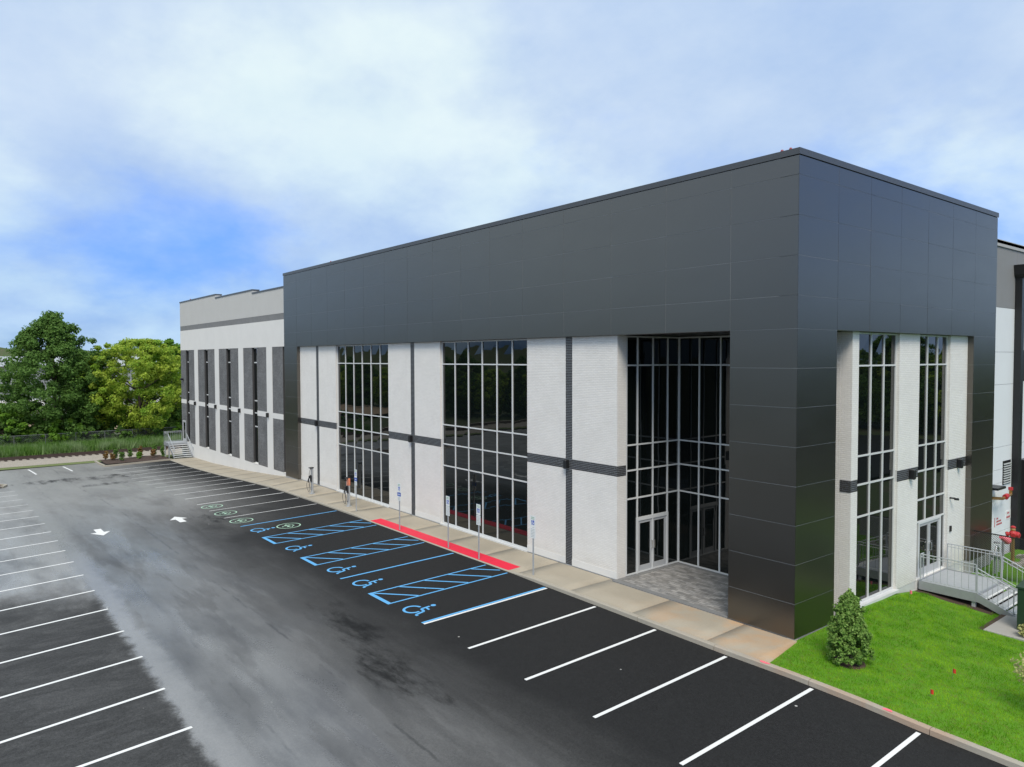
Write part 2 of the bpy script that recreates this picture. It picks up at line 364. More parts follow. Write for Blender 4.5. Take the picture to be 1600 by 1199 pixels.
line_paint('paint_white', (.74,.74,.73)); line_paint('paint_blue', (.11,.385,.72)); line_paint('paint_green', (.40,.60,.46))
line_paint('paint_red', (.72,.022,.055))

# ------------------------------------------------------------------ mesh helpers
def npmesh(name, V, Fc):
    me = bpy.data.meshes.new(name); V = np.asarray(V, np.float32); Fc = np.asarray(Fc, np.int32); k = Fc.shape[1]
    me.vertices.add(len(V)); me.vertices.foreach_set('co', V.ravel())
    me.loops.add(Fc.size); me.loops.foreach_set('vertex_index', Fc.ravel())
    me.polygons.add(len(Fc)); me.polygons.foreach_set('loop_start', np.arange(0, Fc.size, k, dtype=np.int32))
    try: me.polygons.foreach_set('loop_total', np.full(len(Fc), k, np.int32))
    except Exception: pass
    me.update(calc_edges=True); me.validate(); return me
def link(name, me, mat=None, parent=None, loc=None):
    o = bpy.data.objects.new(name, me); COL.objects.link(o)
    if mat is not None and me is not None and len(me.materials) == 0: me.materials.append(MATS[mat])
    if parent is not None: o.parent = parent
    if loc is not None: o.location = loc
    return o
def empty(name, label, cat, loc=(0,0,0), group=None, rz=0):
    o = bpy.data.objects.new(name, None); COL.objects.link(o); o.location = loc; o.rotation_euler = (0,0,rz); o.empty_display_size = .2
    if name == 'roof_lamp': o.scale = (.7,.7,.7)
    return tag(o, label, cat, group)
def tag(o, label=None, cat=None, group=None, kind=None):
    if label: o['label'] = label
    if cat: o['category'] = cat
    if group: o['group'] = group
    if kind: o['kind'] = kind
    return o
BOXF = [(0,3,2,1),(4,5,6,7),(0,1,5,4),(1,2,6,5),(2,3,7,6),(3,0,4,7)]
class MB:
    """collects shapes, builds one mesh object"""
    def __init__(s): s.v = []; s.f = []
    def add(s, vs, fs):
        o = len(s.v); s.v += [tuple(v) for v in vs]; s.f += [tuple(i+o for i in f) for f in fs]; return s
    def box(s, x0, x1, y0, y1, z0, z1):
        x0, x1 = sorted((x0, x1)); y0, y1 = sorted((y0, y1)); z0, z1 = sorted((z0, z1))
        return s.add([(x0,y0,z0),(x1,y0,z0),(x1,y1,z0),(x0,y1,z0),(x0,y0,z1),(x1,y0,z1),(x1,y1,z1),(x0,y1,z1)], BOXF)
    def bar(s, a, b, w, h=None, up=(0,0,1)):
        a = Vector(a); b = Vector(b); h = h or w; d = (b-a).normalized(); u = Vector(up)
        if abs(d.dot(u)) > .98: u = Vector((0,1,0))
        r = d.cross(u).normalized(); u = r.cross(d).normalized(); vs = []
        for p in (a, b):
            for i, j in ((-1,-1),(1,-1),(1,1),(-1,1)): vs.append(p + r*i*w/2 + u*j*h/2)
        return s.add(vs, BOXF)
    def tube(s, pts, r, n=8, caps=True):
        pts = [Vector(p) for p in pts]; rs = r if isinstance(r, (list, tuple)) else [r]*len(pts)
        base = len(s.v); prev = None
        for i, p in enumerate(pts):
            d = (pts[min(i+1, len(pts)-1)] - pts[max(i-1, 0)]).normalized()
            if prev is None:
                u = d.orthogonal().normalized()
            else:
                u = (prev - d*prev.dot(d)); u = u.normalized() if u.length > 1e-6 else d.orthogonal().normalized()
            prev = u; w = d.cross(u)
            for k in range(n):
                a = 2*math.pi*k/n; s.v.append(tuple(p + (u*math.cos(a)+w*math.sin(a))*rs[i]))
        for i in range(len(pts)-1):
            for k in range(n):
                a = base+i*n+k; b = base+i*n+(k+1)%n; s.f.append((a, b, b+n, a+n))
        if caps:
            s.f.append(tuple(base+k for k in reversed(range(n)))); s.f.append(tuple(base+(len(pts)-1)*n+k for k in range(n)))
        return s
    def lathe(s, prof, c, n=16, axis='z'):
        base = len(s.v)
        for r, h in prof:
            for k in range(n):
                a = 2*math.pi*k/n; x, y = r*math.cos(a), r*math.sin(a)
                s.v.append({'z': (c[0]+x, c[1]+y, c[2]+h), 'x': (c[0]+h, c[1]+x, c[2]+y), 'y': (c[0]+x, c[1]+h, c[2]+y)}[axis])
        for i in range(len(prof)-1):
            for k in range(n):
                a = base+i*n+k; b = base+i*n+(k+1)%n; s.f.append((a, b, b+n, a+n))
        s.f.append(tuple(base+k for k in reversed(range(n)))); s.f.append(tuple(base+(len(prof)-1)*n+k for k in range(n)))
        return s
    def prism(s, poly, fn0, fn1):
        n = len(poly); o = len(s.v)
        s.v += [tuple(fn0(*p)) for p in poly] + [tuple(fn1(*p)) for p in poly]
        s.f.append(tuple(o+i for i in reversed(range(n)))); s.f.append(tuple(o+n+i for i in range(n)))
        for i in range(n): s.f.append((o+i, o+(i+1)%n, o+n+(i+1)%n, o+n+i))
        return s
    def build(s, name, mat, parent=None, loc=None, bevel=0, smooth=False):
        me = bpy.data.meshes.new(name); me.from_pydata(s.v, [], s.f); me.update()
        if smooth: me.polygons.foreach_set('use_smooth', [True]*len(me.polygons))
        o = link(name, me, mat, parent, loc)
        if bevel:
            bm = o.modifiers.new('bevel', 'BEVEL'); bm.width = bevel; bm.segments = 1; bm.limit_method = 'ANGLE'
        return o
def bx(name, mat, parent, *d, **k): return MB().box(*d).build(name, mat, parent, **k)

def sheet(name, mat, xs, ys, fz, parent=None, dz=0.):
    """grid sheet following a height function"""
    xs = sorted(set(round(x, 4) for x in xs)); ys = sorted(set(round(y, 4) for y in ys))
    V = [(x, y, fz(x, y)+dz) for y in ys for x in xs]; nx = len(xs)
    Fc = [(j*nx+i, j*nx+i+1, (j+1)*nx+i+1, (j+1)*nx+i) for j in range(len(ys)-1) for i in range(nx-1)]
    return link(name, npmesh(name, V, Fc), mat, parent)
def between(k, a, b): return [a] + [v for v in k if a < v < b] + [b]

# ================================================================== SETTING
# ground to the horizon (lies a little under everything else)
tag(sheet('ground', 'field', [-2500,-1200,-600]+between(ZX,-400,400)+[600,1200,2500], [-2500,-1200,-600,-400,-40,-16,-7.7,-2.1,20,60,200,600,1200,2500],
      lambda x, y: min(zg(max(-400,min(400,x)), min(-2.1,max(-400,y))), zl(max(0,min(30,x)), max(-2.2,min(40,y))) if x > -2 else 9) - .22), kind='structure')
LOTX = between(ZX, -69.5, 60); LOTY = between(YK, -46, -2.14)
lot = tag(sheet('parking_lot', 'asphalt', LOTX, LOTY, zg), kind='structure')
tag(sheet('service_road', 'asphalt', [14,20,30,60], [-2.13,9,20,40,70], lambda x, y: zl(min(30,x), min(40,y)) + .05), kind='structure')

# painted markings: thin sheets 5 mm above the asphalt
def dens(poly, step=.6):
    out = []
    for i in range(len(poly)):
        a, b = poly[i], poly[(i+1) % len(poly)]; n = max(1, int(math.hypot(b[0]-a[0], b[1]-a[1])/step))
        for k in range(n): out.append((a[0]+(b[0]-a[0])*k/n, a[1]+(b[1]-a[1])*k/n))
    return out
def strip_pts(m_, a, b, w, dz=.005):
    a = np.array(a, float); b = np.array(b, float); L = np.linalg.norm(b-a); d = (b-a)/L; nrm = np.array([-d[1], d[0]])*w/2
    n = max(2, int(L/.4)+1); vs = []; fs = []
    for i in range(n+1):
        p = a + (b-a)*i/n
        for s_ in (1, -1):
            x, y = p + nrm*s_; vs.append((x, y, zg(x, y)+dz))
    for i in range(n): fs.append((2*i, 2*i+1, 2*i+3, 2*i+2))
    m_.add(vs, [f[::-1] for f in fs]); return m_
def stripe(name, a, b, w, mat, parent=lot, dz=.005): return strip_pts(MB(), a, b, w, dz).build(name, mat, parent)
YI, YO = -2.25, -7.72
# bays along the building
for x in (-6.27, -3.54, -.86, 1.83, 4.52, 7.2, 9.9, 12.6): stripe('stall_line', (x, YI), (x, YO), .11, 'paint_white')
for k in range(11): stripe('stall_line', (-35.27-2.68*k, YI), (-35.27-2.68*k, YO), .11, 'paint_white')
for x in (-32.7, -30.0): stripe('stall_line', (x, YI), (x, YO), .075, 'paint_white')
stripe('accessible_stall_line', (-8.98, YI), (-8.98, YO), .11, 'paint_blue'); stripe('stall_line', (-8.86, YI), (-8.86, YO), .10, 'paint_white')
for x in (-27.22, -15.2): stripe('accessible_stall_line', (x, YI), (x, YO), .11, 'paint_blue')
def hatch(x0, x1):
    m_ = MB()
    strip_pts(m_, (x0, YI), (x0, YO), .085); strip_pts(m_, (x1, YI), (x1, YO), .085)
    strip_pts(m_, (x0-.05, YO+.06), (x1+.05, YO+.06), .16, .0062)
    y = -7.55
    while y < -2.4:
        ye = y + 1.15*(x1-x0)/1.5; xe = x1-.05
        if ye > -2.25: xe = x0+.05 + (x1-x0-.1)*(-2.25-y)/(ye-y); ye = -2.25
        strip_pts(m_, (x0+.05, y), (xe, ye), .095, .0056); y += 1.13
    return m_.build('hatched_aisle_marking', 'paint_blue', lot)
hatch(-24.0, -22.42); hatch(-19.2, -17.68); hatch(-12.77, -11.29)
# left row of bays
LEFT = [-6.66,-9.27,-11.92,-14.58,-17.3,-20.0,-22.62,-25.2,-27.72,-30.25,-32.85,-35.5,-38.25,-41.2,-44.4,-47.9,-51.0,-53.7]
for i, x in enumerate([-1.3,-4.0]+LEFT):
    sk = .11 if i < 3 else .155
    stripe('stall_line', (x, -15.65), (x+sk*5.6, -21.25), .11, 'paint_white')
# far stalls
for x, y in ((-13.45, 0), (-10.7, 0), (-16.2, 0), (-18.9, 0)): stripe('stall_line', (-68.4, x-.05), (-64.0, x+.15), .13, 'paint_white')

def flatpoly(m_, poly, dz=.006, step=.5):
    p = dens(poly, step); o = len(m_.v); m_.v += [(x, y, zg(x, y)+dz) for x, y in p]; m_.f.append(tuple(range(o, o+len(p)))); return m_
def arc(cx, cy, r, a0, a1, n): return [(cx+r*math.cos(rad(a0+(a1-a0)*i/n)), cy+r*math.sin(rad(a0+(a1-a0)*i/n))) for i in range(n+1)]
def ring(m_, cx, cy, r0, r1, a0, a1, n=20, dz=.006):
    A = arc(cx, cy, r1, a0, a1, n); B = arc(cx, cy, r0, a0, a1, n); o = len(m_.v)
    for p in A+B: m_.v.append((p[0], p[1], zg(*p)+dz))
    for i in range(n): m_.f.append((o+i, o+i+1, o+n+1+i+1, o+n+1+i))
    return m_
def thick(m_, pts, w, X, Y, S, dz=.0064):
    for a, b in zip(pts[:-1], pts[1:]):
        strip_pts(m_, (X+a[0]*S, Y+a[1]*S), (X+b[0]*S, Y+b[1]*S), w*S, dz)
def wheelchair(X, Y, S=1.15):
    m_ = MB()
    ring(m_, X-.08*S, Y-.20*S, .235*S, .32*S, 95, 372, 22)            # wheel
    A = arc(X+.02*S, Y+.47*S, .085*S, 0, 342, 14); flatpoly(m_, A, .0066, 9)   # head
    thick(m_, [(.02,.34), (.05,.02), (.27,-.02), (.36,-.36), (.46,-.36)], .085, X, Y, S)  # body, thigh, shin, foot
    thick(m_, [(.04,.19), (.26,.17)], .07, X, Y, S, .0068)            # arm
    return m_.build('wheelchair_symbol', 'paint_blue', lot)
for x in (-10.15, -14.05, -16.4, -20.95, -25.7): wheelchair(x, -7.08)
def ev_symbol(X, Y):
    m_ = MB(); ring(m_, X, Y, .56, .625, 0, 360, 28)
    thick(m_, [(-.32,-.05), (-.30,.10), (-.16,.12), (-.08,.24), (.14,.24), (.22,.12), (.34,.08), (.34,-.05), (-.32,-.05)], .045, X, Y, 1)
    for dx_ in (-.17, .19): flatpoly(m_, arc(X+dx_, Y-.10, .08, 0, 340, 10), .007, 9)
    thick(m_, [(-.02,-.12), (-.02,-.34), (.12,-.34)], .05, X, Y, 1); thick(m_, [(.05,.12), (-.04,.0), (.06,.02), (-.02,-.08)], .04, X, Y, 1, .0072)
    return m_.build('charging_symbol', 'paint_green', lot)
for x, y in ((-34.0,-7.2), (-31.38,-7.2), (-28.66,-7.2), (-25.56,-5.75)): ev_symbol(x, y)
def arrow(X, Y, s):
    m_ = MB(); o = 0
    flatpoly(m_, [(X+s*.9, Y), (X, Y+.46), (X, Y-.46)][::s], .006, 9)
    flatpoly(m_, [(X, Y+.17), (X-s*.95, Y+.17), (X-s*.95, Y-.17), (X, Y-.17)][::s], .0065, 9)
    return m_.build('arrow_marking', 'paint_white', lot)
arrow(-30.85, -13.70, 1); arrow(-31.5, -9.72, -1)

# sidewalk along the building: slabs and kerb stones, lowered at the red ramp
def reveal(X):       # height of kerb top above the asphalt
    return float(np.interp(X, [-70,-45,-38,-25,-23.5,-11.4,-9.6,-6,40], [.05,.06,.09,.10,.035,.035,.13,.15,.15]))
def swz(X, Y):
    zk = zc(X) + reveal(X); zw = float(np.interp(X, [-66,-60,-50,-44,-40.6,-38,-2,1], [-1.33,-1.24,-.80,-.42,-.16,-.06,-.05,-.05]))
    t = (Y+2.0)/(2.0 if X > -40.6 else 2.3); return zk + (zw-zk)*max(0, min(1, t))
walk = tag(sheet('sidewalk', 'kerb', [-65.7]+[-64+2*i for i in range(33)]+[.1], [-2.02,-.9,.2], swz, dz=-.03), kind='structure')
xs = [.40, -1.74]
while xs[-1] > -64: xs.append(xs[-1]-3.04)
xs[-1] = -65.6
for i in range(len(xs)-1):
    a, b = xs[i+1]+.012, xs[i]-.012; yb = .62 if b < -41 else (.19 if b < -7.6 else -.02)
    if -7.6 <= b and a < -7.6: yb = .19
    for (y0, y1) in ((-1.99, yb),):
        V = []; n = 5
        for k in range(n+1):
            x = a+(b-a)*k/n
            for y in (y0, -1.0, y1):
                xx = x
                if i == 0 and k == n: xx = .40 - .30*(y+1.99)/1.99       # sidewalk ends in a slanting edge at the lawn
                V.append((xx, y, swz(min(x, .3), y)))
        Fc = []
        for k in range(n):
            for j in range(2): c = k*3+j; Fc.append((c, c+3, c+4, c+1))
        nt_ = len(V); V += [(x, y, z-.1) for x, y, z in V]
        for k in range(n): Fc += [(k*3+nt_, (k+1)*3+nt_, (k+1)*3, k*3)]
        for s_ in (0, n):
            for j in range(2): c = s_*3+j; Fc.append((c, c+1, c+1+nt_, c+nt_) if s_ == 0 else (c+1, c, c+nt_, c+1+nt_))
        link('slab', npmesh('slab', V, Fc), 'sidewalk', walk)
xk = [26.0]
while xk[-1] > -65: xk.append(xk[-1]-3.04)
def kerb_piece(a, b, y0=-2.16, y1=-2.0, name='kerb_stone', parent=walk):
    n = 4; V = []; Fc = []
    for k in range(n+1):
        x = a+(b-a)*k/n; zt = zc(x)+reveal(x)
        if x < -24 : pass
        V += [(x, y0, zc(x)-.15), (x, y0+.012, zt-.025), (x, y0+.035, zt-.002), (x, y1, zt+.002), (x, y1, zc(x)-.15)]
    for k in range(n):
        for j in range(4): c = k*5+j; Fc.append((c, c+5, c+6, c+1))
    me = bpy.data.meshes.new(name); me.from_pydata(V, [], Fc+[(0,1,2,3,4), tuple(n*5+j for j in (4,3,2,1,0))]); me.update()
    return link(name, me, 'kerb', parent)
for i in range(len(xk)-1): kerb_piece(xk[i+1]+.008, xk[i]-.008)
# red tactile ramp strip, plate by plate
x = -23.4; npl = 8; wpl = (23.4-11.45)/npl
for i in range(npl):
    a = x+i*wpl+.008; b = a+wpl-.016; V = []; Fc = []
    y0, y1 = -2.08, -1.44
    def rz(X, Y): return swz(X, max(Y, -1.99))+.012
    m_ = MB().add([(a,y0,rz(a,y0)),(b,y0,rz(b,y0)),(b,y1,rz(b,y1)),(a,y1,rz(a,y1)),(a,y0,rz(a,y0)-.05),(b,y0,rz(b,y0)-.05),(b,y1,rz(b,y1)-.05),(a,y1,rz(a,y1)-.05)], [(0,1,2,3),(4,7,6,5),(0,4,5,1),(1,5,6,2),(2,6,7,3),(3,7,4,0)])
    nx_, ny_ = 18, 8
    for ix in range(nx_):
        for iy in range(ny_):
            px_ = a+(ix+.5)*(b-a)/nx_; py_ = y0+(iy+.5)*(y1-y0)/ny_; pz = rz(px_, py_); r = .014
            m_.add([(px_-r,py_-r,pz),(px_+r,py_-r,pz),(px_+r,py_+r,pz),(px_-r,py_+r,pz),(px_,py_,pz+.006)], [(0,1,4),(1,2,4),(2,3,4),(3,0,4)])
    m_.build('tactile_plate', 'paint_red', walk)

# lawn right of the entrance, its kerb runs on with the sidewalk kerb
lx = [.12,.5,1,1.75,2.5,4,6,9,14]; ly = [-1.99,-1,0,1,2,3.5,5,6,7,8,9.2,10.5,12,14,20]
V = []
for y in ly:
    for x in lx:
        xx = x
        if x == .12: xx = .40-.29*(y+1.99)/1.99 if y < 0 else (.03 if y < 3.7 else -.21)
        V.append((xx, y, zl(xx, y)))
nx = len(lx)
lawn = tag(link('lawn', npmesh('lawn', V, [(j*nx+i, j*nx+i+1, (j+1)*nx+i+1, (j+1)*nx+i) for j in range(len(ly)-1) for i in range(nx-1)]), 'lawn'), kind='structure')
def blades(n, sampler, h, w, fz, lean=.5):
    P = sampler(n); n = len(P)
    z = np.array([fz(x, y) for x, y in P]); a = rng.uniform(0, 2*np.pi, n); hh = h*rng.uniform(.5, 1.25, n); ww = w*rng.uniform(.7, 1.4, n)
    la = rng.uniform(0, 2*np.pi, n); ll = lean*hh*rng.uniform(.1, 1, n)
    base = np.c_[P, z-.01]; d = np.c_[np.cos(a), np.sin(a), np.zeros(n)]*ww[:, None]/2
    tip = base + np.c_[np.cos(la)*ll, np.sin(la)*ll, hh]
    V = np.empty((n*3, 3)); V[0::3] = base-d; V[1::3] = base+d; V[2::3] = tip
    return npmesh('blades', V, np.arange(n*3).reshape(-1, 3))
def lawn_pts(n):
    P = np.c_[rng.uniform(.0, 9.5, n), rng.uniform(-2.03, 12, n)]
    x, y = P[:, 0], P[:, 1]
    lim = np.where(y < 0, .42-.29*(y+1.99)/1.99, np.where(y < 3.7, .06, -.1))
    k = x > lim
    k &= ~((x > 2.72) & (x < 6.2) & (y > 6.85) & (y < 9.6))                     # pad
    k &= ~((x < 2.3) & (y > 8.75 + .25*np.sin(x*5)) & (y < 12.2))                # mulch below the landing
    k &= ~((x > 1.0) & (x < 2.55) & (np.hypot(x-1.72, y+.08) < .42))
    cl_ = np.sin(x*3.1+y*1.7)+np.sin(y*4.3-x*2.2)
    k &= rng.uniform(0, 1, n) < .78+.11*cl_
    return P[k]
tag(link('grass', blades(170000, lawn_pts, .075, .012, zl, .9), 'grass'), 'short bright green lawn grass right of the black corner column', 'grass', kind='stuff')
tag(MB().box(-.2,2.4,8.85,12.2,-.5,-.35).build('mulch_bed', 'mulch'), kind='structure')
bpy.data.objects['mulch_bed'].data.vertices.foreach_set('co', [c for (x, y, z) in
    [(-.2,8.85,-.8),(2.4,8.85,-.8),(2.4,12.2,-.8),(-.2,12.2,-.8),(-.2,8.85,-.37),(2.4,8.85,-.59),(2.4,12.2,-.60),(-.2,12.2,-.55)] for c in (x, y, z)])

# patio in the entrance corner
pat = tag(MB().box(-7.6,-.25,.0,3.99,-.2,-.012).build('patio', 'paver'), kind='structure')
m_ = MB().box(-7.59,-2.4,-.018,.20,-.1,-.006).box(-7.59,-7.37,.205,3.98,-.1,-.0065).box(-7.365,-.3,3.76,3.98,-.1,-.0065)
m_.build('border_course', 'band_grey', pat)

# ================================================================== BUILDING
bld = empty('commercial_building', 'long dark grey clad office warehouse with white brick piers and tall glazing', 'building', (0,0,0))
H0, ZF, ZT = -.06, 9.44, 14.62
LF, WR = 40.63, 16.10
J = .006
def panel_mesh(u0, u1, z0, z1, fn, th=.03):
    """cladding panel, face very slightly out of flat"""
    j = [random.uniform(-.0022, .0022) for _ in range(4)]
    c = [fn(u0+J, j[0], z0+J), fn(u1-J, j[1], z0+J), fn(u1-J, j[2], z1-J), fn(u0+J, j[3], z1-J)]
    d = [fn(u0+J, th, z0+J), fn(u1-J, th, z0+J), fn(u1-J, th, z1-J), fn(u0+J, th, z1-J)]
    me = bpy.data.meshes.new('panel'); me.from_pydata(c+d, [], [(0,1,2,3),(7,6,5,4),(0,4,5,1),(1,5,6,2),(2,6,7,3),(3,7,4,0)]); me.update(); return me
def front(P): return lambda u, d, z: (u, P+d, z)          # faces -Y, d goes into the wall
def right(P): return lambda u, d, z: (P-d, u, z)          # faces +X
def back(P): return lambda u, d, z: (u, P-d, z)
def left_(P): return lambda u, d, z: (P+d, u, z)
FZ = [ZF, ZF+1.008, ZF+2.208, ZF+3.408, ZF+4.608, ZT]
FX = [0, -2.37, -5.04, -7.70, -10.36, -13.02, -15.40, -17.77] + [-17.77-2.561*k for k in range(1, 9)] + [-LF]
FX = sorted(FX); FX = [x for i, x in enumerate(FX) if i == 0 or x-FX[i-1] > .2]
FYr = [0, 2.37, 4.54, 6.82, 9.09, 11.36, 13.66, WR]
fas = bx('fascia', 'panel_backing', bld, -LF+.02, -.62, .006, .62, ZF+.01, ZT+.004)
for a, b in zip(FX[:-1], FX[1:]):
    for z0, z1 in zip(FZ[:-1], FZ[1:]): link('panel', panel_mesh(a, b, z0, z1, front(0)), 'panel', fas)
fasr = bx('fascia', 'panel_backing', bld, -.615, -.006, .02, WR-.02, ZF+.012, ZT)
for a, b in zip(FYr[:-1], FYr[1:]):
    for z0, z1 in zip(FZ[:-1], FZ[1:]): link('panel', panel_mesh(a, b, z0, z1, right(0)), 'panel', fasr)
CZ = [H0] + [ZF-1.2*k for k in range(7, -1, -1)]
def column(x0, x1, y0, y1, faces):
    c = bx('column', 'panel_backing', bld, x0+.006, x1-.006, y0+.006, y1-.006, H0-.5, ZF+.004)
    for z0, z1 in zip(CZ[:-1], CZ[1:]):
        if z0 == H0: z0 = H0+.02
        if 'f' in faces: link('panel', panel_mesh(x0, x1, z0, z1, front(y0)), 'panel', c)
        if 'r' in faces: link('panel', panel_mesh(y0, y1, z0, z1, right(x1)), 'panel', c)
        if 'b' in faces: link('panel', panel_mesh(x0, x1, z0, z1, back(y1)), 'panel', c)
        if 'l' in faces: link('panel', panel_mesh(y0, y1, z0, z1, left_(x0)), 'panel', c)
column(-2.37, 0, 0, 2.37, 'frbl'); column(-LF, -38.26, 0, .62, 'frl'); column(-.62, 0, 13.66, WR, 'fr')
# metal coping with joints
for k in range(9):
    a = -LF-.03 + k*(LF+.06)/9; bx('coping', 'coping', bld, a+.003, a+(LF+.06)/9-.003 if k < 8 else .03, -.03, .45, ZT+.02, ZT+.21)
for k in range(4):
    a = .452 + k*(WR-.42)/4; bx('coping', 'coping', bld, -.45, .03, a+.003, a+(WR-.42)/4-.003, ZT+.021, ZT+.211)
bx('roof', 'roofing', bld, -LF+.3, -.4, .4, 40, 13.6, 13.9)
# dark body behind the glazing
bx('interior', 'dark_interior', bld, -40.5, -7.78, .62, 16, -.4, 13.5)
bx('interior', 'dark_interior', bld, -7.76, -.62, 4.18, 16, -.4, 13.5)
bx('soffit', 'coping', bld, -7.55, -.3, .56, 4.05, ZF+.03, ZF+.1)
bx('plinth', 'white_render', bld, -.50, -.235, 3.83, 13.66, -1.4, -.008)
bx('plinth', 'white_render', bld, -40.4, -7.56, .26, .8, -.5, -.02)

# white brick piers with dark brick cross
def bricks(fn, u0, u1, z0, z1, name, parent, bw=.203, rh=.0677, jt=.016, off=0):
    m_ = MB(); r = 0; z = z0
    while z < z1-.02:
        zt = min(z+rh-jt, z1); u = u0 - ((r+off) % 2)*bw/2
        while u < u1-.012:
            a = max(u, u0); b = min(u+bw-jt, u1)
            if b-a > .02:
                d = random.uniform(-.003, .003); p = [fn(a,d,z),fn(b,d,z),fn(b,d,zt),fn(a,d,zt),fn(a,.03,z),fn(b,.03,z),fn(b,.03,zt),fn(a,.03,zt)]
                m_.add(p, [(0,1,2,3),(0,4,5,1),(1,5,6,2),(2,6,7,3),(3,7,4,0)])
            u += bw
        z += rh; r += 1
    o = m_.build(name, 'dark_brick', parent); o['kind'] = 'stuff'; return o
BZ0, BZ1 = 3.98, 4.39
def fbox(m_, fn, u0, u1, d0, d1, z0, z1):
    a = fn(u0, d0, z0); b = fn(u1, d1, z1); return m_.box(a[0], b[0], a[1], b[1], a[2], b[2])
def light_box(fn, u, z=4.17, parent=bld, w=.17, h=.36, dp=.20):
    o = fbox(MB(), fn, u-w/2, u+w/2, -dp, 0, z-h/2, z+h/2).build('wall_light', 'black_metal', parent, bevel=.02)
    fbox(MB(), fn, u-w/2+.02, u+w/2-.02, -dp+.02, -.03, z-h/2-.012, z-h/2+.01).build('lens', 'sign_grey', o); return o
def pier(fn, u0, u1, strip, depth=.35, side=None, zb=-.02, light=None, base=True):
    core = fbox(MB(), fn, u0+.008, u1-.008, .014, depth, zb-.3, ZF-.02).build('pier', 'mortar', bld)
    segs = [(u0, strip[0]), (strip[1], u1)] if strip else [(u0, u1)]
    for a, b in segs:
        for z0, z1 in ((zb, BZ0), (BZ1, ZF-.004)):
            fbox(MB(), fn, a, b, 0, depth-.01, z0, z1).build('brick_face', 'white_brick', core)
        if base: fbox(MB(), fn, a-.004, b+.004, -.014, .05, zb-.004, .26).build('base_course', 'white_render', core)
    bricks(fn, u0, u1, BZ0+.006, BZ1-.006, 'brick_band', core)
    if strip:
        bricks(fn, strip[0]+.006, strip[1]-.006, zb, BZ0-.006, 'brick_strip', core); bricks(fn, strip[0]+.006, strip[1]-.006, BZ1+.006, ZF-.01, 'brick_strip', core)
    if light is not None: light_box(fn, light, parent=bld)
    return core
PY, GY = .22, .37
pier(front(PY), -38.25, -32.42, (-35.49,-35.09), light=-35.38)
pier(front(PY), -25.48, -20.02, (-22.98,-22.58), light=-22.9)
pc = pier(front(PY), -12.98, -7.56, (-10.48,-10.08), depth=.50, light=-10.35)
bricks(right(-7.555), PY+.01, .715, BZ0+.006, BZ1-.006, 'brick_band', pc)
fr = right(-PY)
p1 = pier(fr, 3.83, 4.28, None, depth=.40, base=False); bricks(front(3.815), -.60, -PY-.01, BZ0+.006, BZ1-.006, 'brick_band', p1)
bx('brick_face', 'white_brick', p1, -.8, -.62, 3.822, 4.0, -.02, ZF-.01)
pier(fr, 7.33, 9.03, None, light=8.33, base=False); pier(fr, 11.88, 13.65, None, light=12.8, base=False)

# ---- windows: frame grid is the window, each pane its own child
def pane(fn, u0, u1, z0, z1, parent, d=.0):
    j = [random.uniform(-.004, .004) for _ in range(4)]
    c = [fn(u0, d+j[0], z0), fn(u1, d+j[1], z0), fn(u1, d+j[2], z1), fn(u0, d+j[3], z1)]
    e = [fn(u0, d+.03, z0), fn(u1, d+.03, z0), fn(u1, d+.03, z1), fn(u0, d+.03, z1)]
    me = bpy.data.meshes.new('pane'); me.from_pydata(c+e, [], [(0,1,2,3),(7,6,5,4),(0,4,5,1),(1,5,6,2),(2,6,7,3),(3,7,4,0)]); me.update()
    return link('pane', me, 'glass', parent)
def window(fn, us, zs, mw=.056, proud=.045, skip=(), name='window', vw=None):
    m_ = MB(); w = mw/2; skip = set(skip); v_ = w if vw is None else vw/2
    for z_i, z in enumerate(zs):
        fbox(m_, fn, us[0]-w+.002, us[-1]+w-.002, -proud+.004, .10, z-w, z+w)
    mv = MB() if vw is not None else m_
    for i, u in enumerate(us):
        fbox(mv, fn, u-v_, u+v_, -proud, .101, zs[0]-w+.003, zs[-1]+w-.003)
    o = m_.build(name, 'mullion', bld)
    if vw is not None: mv.build('frame', 'black_metal', o)
    for i in range(len(us)-1):
        for k in range(len(zs)-1):
            if (i, k) in skip: continue
            pane(fn, us[i]+v_-.004, us[i+1]-v_+.004, zs[k]+w-.004, zs[k+1]-w+.004, o)
    return o
ZR = [.035, 3.03, 4.15, 5.15, 8.28, 9.40]
def lin(a, b, n): return [a+(b-a)*i/n for i in range(n+1)]
window(front(GY), lin(-32.38, -25.52, 6), ZR); window(front(GY), lin(-19.98, -13.02, 6), ZR)
for a, b in ((-32.42,-25.48), (-20.02,-12.98)): bx('sill', 'mullion', bld, a, b, .16, .60, -.06, .0)
def door_leaf(fn, u0, u1, z0, z1, handle_u, parent):
    m_ = MB(); st = .11
    fbox(m_, fn, u0, u0+st, -.02, .045, z0, z1); fbox(m_, fn, u1-st, u1, -.02, .045, z0, z1)
    fbox(m_, fn, u0+st-.002, u1-st+.002, -.018, .043, z0, z0+.26); fbox(m_, fn, u0+st-.002, u1-st+.002, -.018, .043, z1-.11, z1)
    o = m_.build('door', 'door_metal', parent)
    pane(fn, u0+st-.004, u1-st+.004, z0+.256, z1-.106, o, .012)
    hh = MB(); zc_ = z0+1.03
    hh.tube([fn(handle_u, -.02, zc_-.16), fn(handle_u, -.09, zc_-.16), fn(handle_u, -.09, zc_+.16), fn(handle_u, -.02, zc_+.16)], .014, 6)
    hh.build('handle', 'chrome', o); return o
